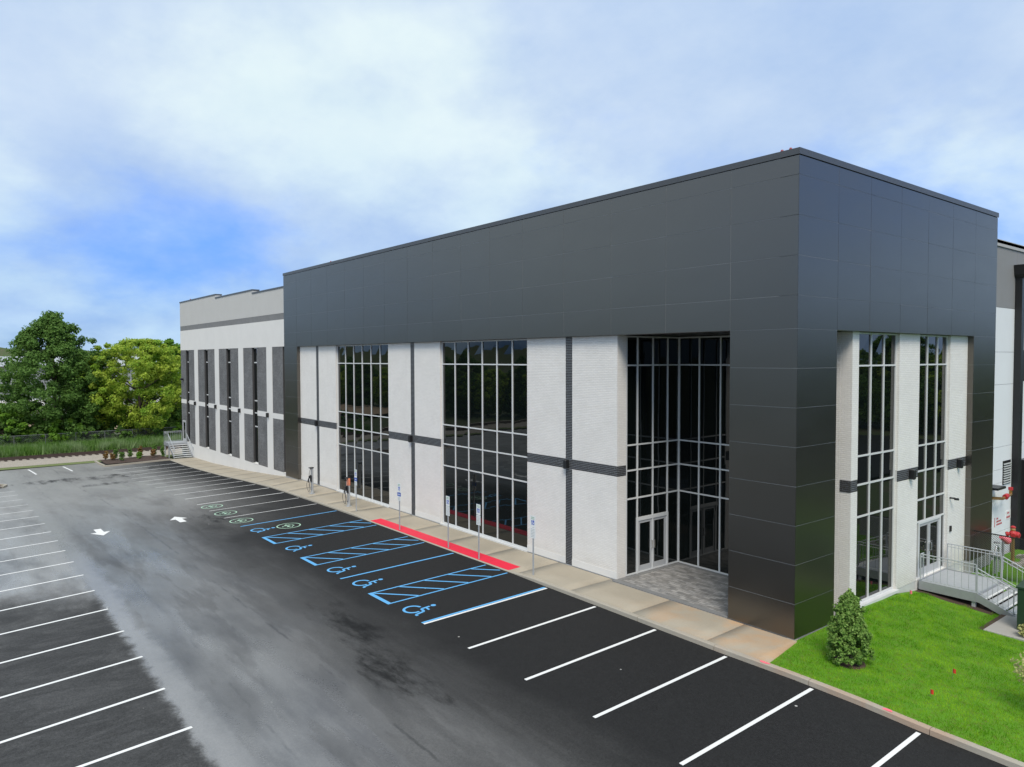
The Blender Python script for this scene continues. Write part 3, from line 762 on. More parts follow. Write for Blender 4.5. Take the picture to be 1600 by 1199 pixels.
# entrance corner: left side glazing (faces +X) with double door, and back glazing (faces -Y)
EX, EY = -7.60, 3.97
we = window(right(EX), [.75, 1.39, 2.31, 3.22, 3.94], ZR, skip=[(1,0), (2,0)])
m_ = MB(); fe = right(EX)
fbox(m_, fe, 1.42, 3.19, -.05, .1, 2.10, 2.24); fbox(m_, fe, 1.345, 1.44, -.052, .1, .0, 2.23); fbox(m_, fe, 3.17, 3.265, -.052, .1, .0, 2.23); fbox(m_, fe, 2.28, 2.34, -.04, .09, 2.24, 3.0)
m_.build('door_frame', 'mullion', we)
pane(fe, 1.42, 2.285, 2.235, 3.0, we); pane(fe, 2.335, 3.19, 2.235, 3.0, we)
door_leaf(fe, 1.445, 2.302, .02, 2.095, 2.235, bld); door_leaf(fe, 2.310, 3.166, .02, 2.095, 2.375, bld)
window(front(EY), [-7.56, -6.55, -5.53, -4.5, -3.45, -2.4, -1.4, -.66], ZR)
# right facade windows
GR = -.37; fg = right(GR)
window(fg, [4.32, 5.40, 6.37, 7.30], ZR); bx('sill', 'mullion', bld, -.55, -.12, 4.1, 7.36, -.10, .0)
wr = window(fg, [9.07, 10.02, 10.94, 11.85], [2.17]+ZR[1:])
m_ = MB(); fbox(m_, fg, 9.04, 9.10, -.045, .1, .0, 2.17); fbox(m_, fg, 11.82, 11.88, -.045, .1, .0, 2.17)
fbox(m_, fg, 9.42, 9.50, -.05, .1, 0, 2.15); fbox(m_, fg, 11.42, 11.50, -.05, .1, 0, 2.15); fbox(m_, fg, 9.06, 11.86, -.046, .1, -.03, .03); fbox(m_, fg, 9.5, 11.42, -.051, .1, 2.07, 2.16)
m_.build('door_frame', 'mullion', wr)
pane(fg, 9.09, 9.43, .02, 2.15, wr); pane(fg, 11.49, 11.83, .02, 2.15, wr)
door_leaf(fg, 9.505, 10.455, .035, 2.065, 10.38, bld); door_leaf(fg, 10.463, 11.415, .035, 2.065, 10.54, bld)
# small devices on the right pier
o = MB().tube([(-.22,12.07,2.82), (-.02,12.07,2.82)], .035, 8).tube([(-.02,12.05,2.80),(.05,12.2,2.78)], .05, 8).build('horn_strobe', 'black_metal', bld)
bx('intercom', 'black_metal', bld, -.22, -.17, 12.07, 12.2, 1.43, 1.66)

# ---- far wing: render, dark brick panels, slot windows
WY = .30; XL, XR = -70.10, -40.66
wing = bx('wing_wall', 'white_render', bld, XL, XR, .62, 40, -2.2, 13.4)
def wb(name, mat, x0, x1, y0, z0, z1): return bx(name, mat, wing, x0, x1, y0, .64, z0, z1)
wb('base_wall', 'white_render', XL, XR, WY-.006, -2.2, -.004)
wb('upper_wall', 'white_render', XL, XR, WY, 9.50, 11.53)
wb('band', 'band_grey', XL+.004, XR, WY+.012, 11.528, 12.002)
for x0, x1, zt in ((XL, -57.9, 14.46), (-57.898, -48.1, 14.15), (-48.098, XR, 13.88)):
    wb('parapet', 'grey_render', x0, x1, WY+.002, 12.0, zt); bx('coping', 'coping', wing, x0-.03, x1+.02, WY-.04, .9, zt+.002, zt+.11)
    bx('parapet', 'grey_render', wing, x0, x1, .64, 1.0, 12.0, zt-.02)
PIL = [-65.08, -58.42, -51.77, -45.12]
for x in PIL: wb('pilaster', 'white_render', x, x+1.22, WY-.003, .0, 9.498)
bays = [(XL, -65.08)] + [(PIL[i]+1.22, PIL[i+1]) for i in range(3)] + [(PIL[3]+1.22, -38.5)]
for i, (a, b) in enumerate(bays):
    if i == 0: s0, s1 = -68.20, -67.10
    else: s0, s1 = a+2.14, a+3.27
    for x0, x1 in ((a, s0), (s1, b)):
        x1 = min(x1, XR)
        if x1-x0 < .2: continue
        if i == 0 and x0 == XL:
            wb('brick_panel', 'dark_panel_brick', x0, x1, WY+.02, 4.40, 9.496)
            wb('brick_panel', 'dark_panel_brick', x0, x1, WY+.02, 2.22, 3.98); wb('brick_panel', 'dark_panel_brick', x0, -69.93, WY+.02, 0, 2.22); wb('brick_panel', 'dark_panel_brick', -68.62, x1, WY+.02, 0, 2.22)
        else:
            wb('brick_panel', 'dark_panel_brick', x0, x1, WY+.02, .0, 3.98); wb('brick_panel', 'dark_panel_brick', x0, x1, WY+.02, 4.40, 9.496)
        wb('band', 'white_render', x0, x1, WY+.004, 3.982, 4.398)
    s1c = min(s1, XR-.02)
    if s1c > s0+.2:
        window(front(WY+.20), lin(s0+.02, s1c-.02, 1), [.05, 3.03, 4.15, 5.15, 8.28, 9.46], mw=.09, proud=.03, vw=.03)
        wb('jamb', 'dark_brick', s0-.004, s0+.02, WY+.024, 0, 9.49); wb('jamb', 'dark_brick', s1c-.02, s1c+.004, WY+.024, 0, 9.49)
        bx('sill', 'white_render', wing, s0, s1c, WY-.03, .64, -.02, .03)
for x in PIL: light_box(front(WY), x+.33)
light_box(front(WY+.02), -69.3, 6.47, w=.3, h=.2, dp=.3)
m_ = MB(); fw = front(WY+.05); fbox(m_, fw, -69.90,-69.82,-.02,.2,0,2.18); fbox(m_, fw, -68.73,-68.65,-.02,.2,0,2.18); fbox(m_, fw, -69.82,-68.73,-.02,.2,2.1,2.18)
dfr = m_.build('door_frame', 'mullion', wing); door_leaf(fw, -69.815, -68.735, .02, 2.095, -68.85, bld)

# ---- rear wing on the right: tilt-up panels with reveals, louvre, downspout
WX = -.45
rw = bx('rear_wing_wall', 'panel_backing', bld, -30, WX-.02, WR+.01, 60, -1.5, 13.7)
rows = [(-1.4,.42,'precast_white'),(.42,2.72,'precast_white'),(2.72,3.35,'precast_white'),(3.35,4.40,'precast_white'),(4.40,7.30,'precast_white'),(7.30,8.80,'precast_white'),(8.80,10.84,'precast_white'),(10.84,13.72,'precast_grey')]
ycols = [WR-.2, 20.05, 26, 32, 38, 44, 50, 60]
for y0, y1 in zip(ycols[:-1], ycols[1:]):
    for z0, z1, mt in rows: bx('wall_panel', mt, rw, WX-.2, WX, y0+.008, y1-.008, z0+.009, z1-.009)
bx('coping', 'coping', rw, -.9, WX+.05, WR+.04, 60, 13.73, 13.87)
lv = bx('louvre', 'black_metal', bld, WX-.02, WX+.015, 18.70, 19.72, 2.58, 3.70)
for k in range(9): MB().add([(WX+.02,18.74,2.66+k*.112),(WX+.06,18.74,2.62+k*.112),(WX+.06,19.68,2.62+k*.112),(WX+.02,19.68,2.66+k*.112),(WX+.02,18.74,2.68+k*.112),(WX+.065,18.74,2.64+k*.112),(WX+.065,19.68,2.64+k*.112),(WX+.02,19.68,2.68+k*.112)], BOXF).build('slat', 'sign_grey', lv)
ds = MB().box(WX+.01,WX+.30,19.85,20.22,-.8,12.4).build('downspout', 'black_metal', bld)
MB().prism([(19.6,12.9),(20.6,12.9),(20.45,12.45),(20.25,12.3),(19.82,12.3),(19.68,12.45)], lambda y, z: (WX+.01,y,z), lambda y, z: (WX+.45,y,z)).build('conductor_head', 'black_metal', ds)
MB().box(WX+.0,WX+.5,20.75,23.5,-.9,3.6).build('dock_shelter', 'black_metal', bld)
bx('window_opening', 'dark_interior', bld, WX-.01, WX+.012, 20.9, 22.2, 7.4, 8.9)
# red stencilled notices, plate, wall hydrant pipes
m_ = MB()
for k, (z, n) in enumerate(((1.12,2),(.98,5),(.84,6))):
    for i in range(n): m_.box(WX, WX+.006, 18.05+i*.12, 18.05+i*.12+.08, z-.08, z)
m_.box(WX, WX+.006, 17.80, 17.86, .72, 1.15); m_.build('stencil_lettering', 'red_paint', bld)
m_ = MB()
for i in range(4): m_.box(WX+.012, WX+.018, 19.3+i*.12, 19.3+i*.12+.08, .93, 1.02)
for i in range(2): m_.box(WX+.012, WX+.018, 19.4+i*.14, 19.4+i*.14+.09, 1.13, 1.21)
sg = bx('notice_plate', 'sign_white', bld, WX, WX+.012, 19.22, 19.85, .86, 1.28); m_.build('lettering', 'red_paint', sg)
bx('alarm_plate', 'red_paint', bld, WX, WX+.02, 19.2, 19.5, 1.84, 2.06)
o = MB().tube([(WX,17.2,2.15),(WX+.5,17.2,2.2),(WX+.5,17.9,2.25),(WX+.45,18.35,2.25),(WX+.45,18.35,2.5)], .07, 8).build('test_header_pipe', 'brass', bld)
MB().tube([(WX+.45,18.35,2.45),(WX+.45,18.35,2.58)], .1, 8).tube([(WX+.52,17.4,2.25),(WX+.52,17.7,2.28)], .11, 8).build('cap', 'red_paint', o)
MB().box(WX,WX+.5,16.6,17.6,2.62,2.72).build('awning', 'black_metal', bld)

# ================================================================== OBJECTS
# ---- accessible parking signs
def sign(x, y, label, blue_bar=False, base_z=None, width=.30):
    z0 = swz(x, max(y, -1.99)) + (.015 if -23.4 < x < -11.4 else 0)
    t = empty('parking_sign', label, 'sign', (x, y, z0), 'accessible parking signs along the kerb')
    MB().add([(-.03,0,0),(.03,0,0),(.03,.012,0),(-.03,.012,0),(-.03,0,2.36),(.03,0,2.36),(.03,.012,2.36),(-.03,.012,2.36)], BOXF).box(-.03,-.02,.01,.035,0,2.36).box(.02,.03,.01,.035,0,2.36).build('post', 'galvanised', t)
    w = width/2
    def plate(z0, z1, mat='sign_white', yy=-.006, wx=w):
        return MB().box(-wx, wx, yy, yy+.003, z0, z1).build('sign_plate', mat, t, bevel=0)
    p = plate(1.92, 2.38)
    MB().box(-.085,.085,-.0085,-.0065,2.02,2.20).build('symbol_panel', 'sign_blue', p)
    m_ = MB(); m_.tube([(-.01,-.010,2.165),(0.0,-.010,2.11),(.04,-.010,2.105),(.055,-.010,2.05)], .009, 5); m_.lathe([(.016,0),(.016,.002)], (-.012,-.011,2.182), 8, 'y')
    m_.tube([(-.012+.042*math.cos(rad(a)), -.010, 2.085+.042*math.sin(rad(a))) for a in range(110, 380, 25)], .007, 5); m_.build('symbol', 'sign_white', p)
    m_ = MB()
    for z, n in ((2.33,8),(2.27,7)):
        for i in range(n): m_.box(-.105+i*.21/n, -.105+(i+.62)*.21/n, -.0085, -.0065, z-.03, z)
    m_.build('lettering', 'sign_green', p)
    if blue_bar:
        q_ = MB().box(-w-.02,w+.02,-.007,-.004,1.72,1.905).build('van_plate', 'sign_blue', t)
        m_ = MB()
        for i in range(3): m_.box(-.1+i*.075,-.05+i*.075,-.0095,-.0075,1.78,1.84)
        m_.build('lettering', 'sign_white', q_); zt = 1.71
    else: zt = 1.905
    p2 = plate(1.48, zt); m_ = MB(); z = zt-.05
    while z > 1.53:
        for i in range(6): m_.box(-.11+i*.037,-.085+i*.037,-.0085,-.0065,z-.022,z)
        z -= .06
    m_.build('lettering', 'sign_grey', p2)
    return t
sign(-25.9, -1.68, 'sign on thin post beside the orange-topped charging pole, with blue strip', True)
sign(-20.48, -1.98, 'sign with blue lower strip standing at the middle of the red ramp strip', True)
sign(-15.98, -2.02, 'white sign at the left edge of the wide glazing, on the red ramp')
sign(-13.55, -2.05, 'white sign in front of the middle of the wide glazing, on the red ramp')
sign(-10.16, -1.84, 'rightmost accessible parking sign, alone in front of the white brick pier', width=.32)

# ---- charging stations
def charger(x, y, label, orange):
    z0 = swz(x, y); t = empty('charging_station', label, 'charger', (x, y, z0), 'charging stations on the sidewalk')
    MB().box(-.17,.17,-.13,.13,0,.025).build('base_plate', 'galvanised', t)
    p = MB().box(-.10,.10,-.06,.06,.02,1.50).build('pedestal', 'door_metal', t, bevel=.02)
    MB().box(-.13,.13,-.10,-.06,.78,1.22).build('charger_box', 'black_metal' , t, bevel=.03)
    if orange: MB().box(-.115,.115,-.09,.07,1.22,1.66).build('display_head', 'orange', t, bevel=.03)
    else: MB().box(-.08,.08,-.07,.07,1.5,1.66).build('display_head', 'door_metal', t, bevel=.02)
    MB().box(-.11,.11,-.2,.1,1.655,1.72).build('cable_arm', 'black_metal', t, bevel=.02)
    MB().box(-.20,-.10,-.16,-.05,.98,1.16).build('holster', 'black_metal', t, bevel=.02)
    def loop(cx, cy, w, zt, zb, n=26):
        return [(cx + w*math.sin(a), cy + .03*math.cos(2*a), (zt+zb)/2 + (zt-zb)/2*math.cos(a)) for a in [2*math.pi*i/n for i in range(n+1)]]
    MB().tube(loop(.08, -.14, .17, 1.66, .28), .013, 6).build('cable', 'cable_grey', t)
    MB().tube(loop(-.27, -.14, .19, .90, .12)[3:-1], .013, 6).build('cable', 'cable_grey', t)
    MB().tube([(-.15,-.14,1.05),(-.17,-.18,.9),(-.15,-.17,.72)], [.03,.04,.025], 8).build('plug', 'black_metal', t)
    return t
charger(-27.47, -1.36, 'charging station with orange head and looped black cables, nearer one', True)
charger(-32.85, -1.30, 'grey charging station with looped black cables, farther from the camera', False)

# ---- steel stairs
def rail_run(m_, pts, n_bal, r=.02, h0=.09):
    """posts and balusters between two lower points, top rail follows"""
    (a, b) = [Vector(p) for p in pts]
    for i in range(n_bal+1):
        p = a.lerp(b, i/n_bal); m_.tube([p+Vector((0,0,h0)), p+Vector((0,0,1.05))], .009 if 0 < i < n_bal else .02, 5)
    m_.tube([a+Vector((0,0,1.06)), b+Vector((0,0,1.06))], r, 8); m_.tube([a+Vector((0,0,h0)), b+Vector((0,0,h0))], .014, 6)
    m_.tube([a+Vector((0,0,.95)), b+Vector((0,0,.95))], .014, 6)
def stair(name, label, x0, x1, y0, y1, zt, nr, run, zgnd, dirx=1, post_at=None, white=False, bal=8):
    """landing x0..x1,y0..y1 at height zt, flight runs along +X from x1"""
    mt = 'galvanised'; t = empty(name, label, 'stairs', (x0, y0, zgnd))
    L = lambda m_, n, mm=mt: m_.build(n, mm, t)
    t_off = Vector((x0, y0, zgnd))
    def mk(): return MB()
    def fin(m_, n, mm=mt):
        m_.v = [tuple(Vector(v)-t_off) for v in m_.v]; return m_.build(n, mm, t)
    fin(mk().box(x0,x1,y0,y1,zt-.05,zt), 'landing_deck')
    m_ = mk(); m_.box(x0,x1+.02,y0-.03,y0-.002,zt-.30,zt+.03); m_.box(x0,x1+.02,y1+.002,y1+.03,zt-.30,zt+.03); m_.box(x0-.03,x0-.002,y0,y1,zt-.3,zt+.03); m_.box(x1-.03,x1-.004,y0,y1,zt-.3,zt-.06)
    fin(m_, 'landing_beam', 'galv_dark')
    for (px_, py_) in post_at: fin(mk().box(px_-.06,px_+.06,py_-.06,py_+.06,zgnd-.3,zt-.06), 'support_post', mt)
    rh = (zt-zgnd)/nr; tr = run/(nr-1)
    for k in range(1, nr):
        xx = x1+(k-1)*tr; z = zt-k*rh
        fin(mk().box(xx+.01,xx+tr+.02,y0+.02,y1-.02,z-.04,z), 'tread'); fin(mk().box(xx+tr-.015,xx+tr+.022,y0+.02,y1-.02,z-.045,z+.004), 'nosing', 'white_paint')
    for y in (y0, y1):
        m_ = mk(); s = .015; e = x1+run+.15
        m_.prism([(x1,zt+.03),(e,zgnd+.10+.02),(e,zgnd-.12),(x1+.1,zt-.30),(x1,zt-.30)], lambda a, b: (a, y-s, b), lambda a, b: (a, y+s, b)); fin(m_, 'stringer', 'galv_dark')
        m_ = mk(); n = 7
        for i in range(n+1):
            f = i/n; xx = x1+.04+run*f; z = zt-(zt-zgnd-rh)*f; m_.tube([(xx,y,z), (xx,y,z+.93)], .009 if 0 < i < n else .02, 5)
        for hh, r in ((.94,.021),(.80,.016),(.1,.014)): m_.tube([(x1+.04,y,zt+hh), (x1+.04+run,y,zgnd+rh+hh)], r, 8)
        m_.tube([(x1+.04+run,y,zgnd+rh+.94), (x1+run+.22,y,zgnd+rh+.9), (x1+run+.24,y,zgnd+rh+.6)], .02, 8)
        fin(m_, 'stair_rail', 'galvanised')
    m_ = mk(); rail_run(m_, [(x0+.03,y0,zt),(x1,y0,zt)], bal); fin(m_, 'landing_rail', 'galvanised')
    return t, fin, mk
LZ0 = -.03
t, fin, mk = stair('steel_stairs', 'grey galvanised landing and steps at the glazed side door above the lawn', -.14, 1.80, 9.12, 11.62, LZ0, 5, 1.15, -.66, post_at=[(1.72,9.2),(1.72,11.54)])
m_ = mk(); rail_run(m_, [(-.1,11.62,LZ0),(1.80,11.62,LZ0)], 14); fin(m_, 'landing_rail')
m_ = mk(); rail_run(m_, [(-.1,9.12,LZ0),(-.1,9.12001+.25,LZ0)], 2); fin(m_, 'landing_rail')
t, fin, mk = stair('white_stairs', 'pale steel steps and landing at the far end door of the building', -70.0, -68.25, -1.50, .26, -.02, 8, 2.2, -1.40, post_at=[(-69.9,-1.42),(-68.35,-1.42)], bal=6)
m_ = mk(); rail_run(m_, [(-69.97,-1.5,-.02),(-69.97,.2,-.02)], 8); fin(m_, 'landing_rail')

# ---- transformer on its pad
pad = tag(MB().box(2.78,6.2,6.92,9.45,-.85,-.53).build('equipment_pad', 'pad', bevel=.02), 'pale concrete equipment pad in the lawn under the green cabinet', 'concrete pad')
bx('mulch_strip', 'mulch', pad, 2.62, 2.775, 6.9, 9.5, -.8, -.56)
tf = empty('transformer_box', 'dark green electrical cabinet standing on the concrete pad by the steps', 'cabinet', (3.5, 7.72, -.53))
MB().add([(0,0,0),(1.75,0,0),(1.75,1.3,0),(0,1.3,0),(0,0,1.40),(1.75,0,1.40),(1.75,1.3,1.58),(0,1.3,1.58)], BOXF).build('cabinet_body', 'transformer', tf, bevel=.03)
MB().add([(-.03,-.03,1.40),(1.78,-.03,1.40),(1.78,1.33,1.58),(-.03,1.33,1.58),(-.03,-.03,1.46),(1.78,-.03,1.46),(1.78,1.33,1.64),(-.03,1.33,1.64)], BOXF).build('lid', 'transformer', tf)
MB().box(.02,.86,-.02,-.001,.06,1.36).build('door', 'transformer', tf); MB().box(.88,1.73,-.021,-.001,.06,1.36).build('door', 'transformer', tf)
MB().box(.80,.84,-.05,-.02,.6,.8).build('handle', 'black_metal', tf)

# ---- black mesh fence with pipework behind it
fn_ = empty('mesh_fence', 'black chain link fence panel behind the landing, fire pipes behind it', 'fence', (-.2, 14.1, -.62))
def chain(m_, a, b, z0, z1, pitch, w):
    a = Vector(a); b = Vector(b); L = (b-a).length; d = (b-a)/L; h = z1-z0; n = int((L+h)/pitch)
    for i in range(n):
        s = i*pitch
        s0, q0 = (s, 0) if s <= L else (L, s-L); s1, q1 = (s-h, h) if s-h >= 0 else (0, s)
        p, r = a+d*s0+Vector((0,0,z0+q0)), a+d*s1+Vector((0,0,z0+q1))
        m_.bar(p, r, w, w)
        p, r = a+d*(L-s0)+Vector((0,0,z0+q0)), a+d*(L-s1)+Vector((0,0,z0+q1)); m_.bar(p, r, w, w)
m_ = MB(); chain(m_, (0,0,0), (4.6,-.5,0), .05, 1.80, .075, .008); m_.build('wire_mesh', 'black_metal', fn_)
for k in range(3): MB().tube([(2.3*k,-.25*k,-.3),(2.3*k,-.25*k,1.86)], .035, 8).build('post', 'black_metal', fn_)
MB().tube([(0,0,1.83),(4.6,-.5,1.83)], .025, 8).build('top_rail', 'black_metal', fn_)
fd = empty('fire_connection', 'red capped fire department pipe connection behind the black fence', 'fire hydrant', (.6, 16.8, -.64))
MB().tube([(0,0,0),(0,0,1.25)], .075, 10).build('standpipe', 'brass', fd)
MB().lathe([(.08,0),(.15,.05),(.16,.18),(.10,.26)], (0,0,1.28), 14).build('body', 'red_paint', fd)
for a in (-70, -150, -10, 60):
    dxx, dyy = math.cos(rad(a)), math.sin(rad(a)); MB().tube([(dxx*.08,dyy*.08,1.40),(dxx*.17,dyy*.17,1.39),(dxx*.19,dyy*.19,1.385),(dxx*.27,dyy*.27,1.37)], [.07,.08,.115,.10], 12).build('outlet_cap', 'red_paint', fd)
MB().lathe([(.09,0),(.11,.05),(.09,.12)], (0,0,1.54), 12).build('bonnet', 'brass', fd); MB().lathe([(.10,0),(.11,.05),(.04,.10)], (0,0,1.665), 12).build('cap', 'red_paint', fd)
fe2 = empty('pipe_connection', 'pale red pipe horn between the grey valve and the red capped pipe', 'pipe', (.6, 15.6, -.64))
MB().tube([(0,0,0),(0,0,1.25)], .05, 10).build('standpipe', 'galv_dark', fe2)
MB().tube([(-.05,-.12,1.46),(0,.05,1.38),(.08,.26,1.27),(.10,.30,1.25)], [.08,.11,.17,.15], 14).build('horn', 'pink_paint', fe2)
gm = empty('valve_assembly', 'grey metal meter and valve assembly standing behind the landing rail', 'valve', (.6, 14.7, -.64))
MB().tube([(0,0,0),(0,0,1.0),(0,.12,1.15),(0,.3,1.15),(0,.4,1.0),(0,.4,0)], .045, 10).build('pipe_loop', 'galvanised', gm)
MB().lathe([(.04,-.12),(.12,-.09),(.14,0),(.12,.09),(.04,.12)], (0,-.12,.85), 14, 'x').build('meter', 'galvanised', gm); MB().lathe([(.12,0),(.12,.04)], (0,.2,1.3), 14).build('valve_wheel', 'galv_dark', gm)
MB().lathe([(.09,-.08),(.09,.08)], (0,.4,.7), 12, 'x').build('valve_body', 'galvanised', gm)
# rocks beyond the fence
m_ = MB()
for i in range(90):
    c = Vector((random.uniform(.3,4.5), random.uniform(15.6,19.5), 0)); r = random.uniform(.08,.22); c.z = -.66+r*.4; o_ = len(m_.v)
    pts = [Vector((random.uniform(.7,1.2)*sx*r, random.uniform(.7,1.2)*sy*r, random.uniform(.5,.9)*sz*r))+c for sx,sy,sz in ((-1,-1,-1),(1,-1,-1),(1,1,-1),(-1,1,-1),(-1,-1,1),(1,-1,1),(1,1,1),(-1,1,1))]
    m_.add(pts, BOXF)
tag(m_.build('riprap', 'stone'), 'grey stones heaped on the ground behind the black fence', 'stones', kind='stuff')
bx('retaining_wall', 'precast_grey', None, 1.4, 6, 17.6, 17.9, -.9, .3); tag(bpy.data.objects['retaining_wall'], 'low grey concrete wall behind the black fence at the right edge', 'wall')

# ---- foliage builders
def leaf_cloud(centers, radii, per, size, flat=.75, up=.5, aspect=1.6):
    """leaf-sized quads spread through clumps"""
    n = len(centers)*per; c = np.repeat(np.asarray(centers, float), per, 0); r = np.repeat(np.asarray(radii, float), per)
    d = rng.normal(size=(n, 3)); d /= np.linalg.norm(d, axis=1)[:, None]; q = rng.uniform(0, 1, n)**.45
    P = c + d*(r*q)[:, None]*np.array([1, 1, flat])
    nrm = d*.7 + np.array([0, 0, up]) + rng.normal(size=(n, 3))*.45; nrm /= np.linalg.norm(nrm, axis=1)[:, None]
    t = np.cross(nrm, rng.normal(size=(n, 3))); t /= np.linalg.norm(t, axis=1)[:, None]; b = np.cross(nrm, t)
    s = size*rng.uniform(.6, 1.3, n)[:, None]
    V = np.empty((n*4, 3)); V[0::4] = P-t*s*aspect/2; V[1::4] = P+b*s/2; V[2::4] = P+t*s*aspect/2+nrm*s*.12; V[3::4] = P-b*s/2
    return npmesh('crown', V, np.arange(n*4).reshape(-1, 4))
def tree(name, label, cat, loc, h, w, leaf, lsize, clumps=150, per=150, base=.15, trunk_r=.28, group=None, seed=0, shape='oval', crad=.085, spikes=0):
    rs = np.random.default_rng(seed); t = empty(name, label, cat, loc, group); C_ = []; Rr = []
    ph = rs.uniform(0, 6.28, 4)
    while len(C_) < clumps:
        u = rs.uniform(0, 1); a = rs.uniform(0, 2*np.pi)
        if shape == 'oval': prof = math.sin(math.pi*min(1, (u*.93+.07))**.75)**.7
        elif shape == 'cone': prof = (1-u)**.75*.95+.06
        else: prof = math.sqrt(max(0, 1-(2*u-1)**2))*.95+.05
        lob = 1+.15*math.sin(3*a+ph[0]+u*4)+.12*math.sin(5*a+ph[1]-u*9)+.07*math.sin(9*a+ph[2]+u*17)
        rr = prof*lob*math.sqrt(rs.uniform(.12, 1))
        z = h*(base+(1-base)*u*.97)
        C_.append((math.cos(a)*rr*w/2, math.sin(a)*rr*w/2, z)); Rr.append(h*crad*rs.uniform(.55, 1.3)*(1.05-.35*u))
    for k in range(spikes):
        a = rs.uniform(0, 6.28); rr = rs.uniform(0, .10)*w/2; C_.append((math.cos(a)*rr, math.sin(a)*rr, h*rs.uniform(.90, .99))); Rr.append(h*.05)
    cr = link('crown', leaf_cloud(C_, Rr, per, lsize), leaf, t)
    m_ = MB(); zt = h*.8; wob = rs.uniform(-.3, .3, (6, 2))
    tp = [(wob[i][0]*i*.15, wob[i][1]*i*.15, zt*i/5-.2*(i == 0)) for i in range(6)]
    m_.tube(tp, [trunk_r*(1-.16*i) for i in range(6)], 8)
    order = rs.permutation(len(C_))[:22]
    for k in order:
        c = C_[k]; f = max(.12, min(.85, c[2]/h-.18)); i = min(4, int(f*5*h/zt)) ; p0 = Vector(tp[min(i, 5)]); p1 = Vector(c); mid = p0.lerp(p1, .5)+Vector((0,0,.06*h*rs.uniform(0,1)))
        m_.tube([p0, mid, p1], [trunk_r*.35, trunk_r*.2, trunk_r*.07], 5)
    m_.build('trunk', 'bark', t); return t
def copy_tree(src, loc, s, rz, label, group):
    o = src.copy(); COL.objects.link(o); o.location = loc; o.scale = (s, s, s); o.rotation_euler = (0,0,rz); o['label'] = label; o['group'] = group
    for ch in list(src.children):
        c = ch.copy(); COL.objects.link(c); c.parent = o
    return o

# ---- cone-shaped holly on the lawn
bz = zl(1.72, -.1)
hl = empty('holly_shrub', 'cone shaped evergreen holly shrub on the lawn beside the black column', 'shrub', (1.72, -.08, bz))
C_, Rr = [], []
for i in range(420):
    u = random.random()**.85; a = random.uniform(0, 6.28); rr = (1-u)**.48*.64*math.sqrt(random.uniform(.25, 1))*(1+.12*math.sin(3*a+4*u)); C_.append((math.cos(a)*rr, math.sin(a)*rr, .14+u*1.80)); Rr.append(random.uniform(.06,.12))
for (x, y, z) in ((.02,.0,2.03),(-.10,.05,1.9),(.20,.1,1.82),(.35,.1,1.6)): C_.append((x,y,z)); Rr.append(.09)
link('crown', leaf_cloud(C_, Rr, 48, .052, flat=1.0, up=.35), 'leaf_holly', hl)
m_ = MB(); m_.tube([(0,0,-.1),(0.02,0,.6),(0,.02,1.6)], [.05,.04,.01], 6)
for i in range(14): c = C_[i*9]; m_.tube([(0,0,.1+c[2]*.45), c], [.02,.006], 4)
m_.build('trunk', 'bark', hl); MB().lathe([(.5,-.05),(.42,.02),(.05,.04)], (0,0,0), 18).build('mulch_ring', 'mulch', hl)

# ---- slim pale-leaved shrub at the right edge
sh = empty('pale_shrub', 'thin twiggy young shrub with pale yellow leaves at the right edge', 'shrub', (6.1, 1.0, zl(6.1, 1.0)))
m_ = MB(); C_, Rr = [], []
for i in range(16):
    a = random.uniform(0, 6.28); l = random.uniform(.5, .95); top = Vector((math.cos(a)*l*.85, math.sin(a)*l*.85, random.uniform(1.0, 2.0))); mid = Vector((top.x*.4, top.y*.4, top.z*.5))
    m_.tube([(0,0,-.05), mid, top], [.016,.010,.004], 5)
    for k in range(5): p = mid.lerp(top, .3+.7*k/4); C_.append(tuple(p)); Rr.append(.14)
m_.build('stem', 'twig', sh); link('crown', leaf_cloud(C_, Rr, 9, .062, 1, .5), 'leaf_varieg', sh)
ys_ = empty('small_golden_shrub', 'small golden green shrub on the pad edge before the green cabinet', 'shrub', (3.95, 7.25, -.53))
link('crown', leaf_cloud([(random.uniform(-.2,.2), random.uniform(-.15,.15), random.uniform(.1,.4)) for _ in range(16)], [.12]*16, 30, .06), 'leaf_varieg', ys_); MB().tube([(0,0,-.05),(0,0,.35)], .02, 5).build('stem', 'twig', ys_)

# ---- utility flags and pink survey dabs
def flag(x, y, label, mat='flag_red', h=.30):
    t = empty('marker_flag', label, 'flag', (x, y, zl(x, y)), 'small marker flags in the lawn')
    MB().tube([(0,0,-.05),(0,0,h)], .004, 5).build('wire', 'fence_wire', t); MB().add([(0,0,h-.12),(.04,-.015,h-.125),(.075,.01,h-.13),(.075,.01,h-.01),(.04,-.015,h-.005),(0,0,h),(0,.004,h-.12),(.04,-.011,h-.125),(.075,.014,h-.13),(.075,.014,h-.01),(.04,-.011,h-.005),(0,.004,h)],
        [(0,1,4,5),(1,2,3,4),(11,10,7,6),(10,9,8,7),(0,6,7,1),(1,7,8,2),(2,8,9,3),(3,9,10,4),(4,10,11,5),(5,11,6,0)]).build('flag_sheet', mat, t)
flag(3.92, 1.35, 'red marker flag in the middle of the lawn, taller of two')
flag(4.02, -.35, 'red marker flag in the lawn nearest the kerb', h=.22)
flag(.30, 7.25, 'pink marker flag against the white sill below the side window', 'pink_paint')
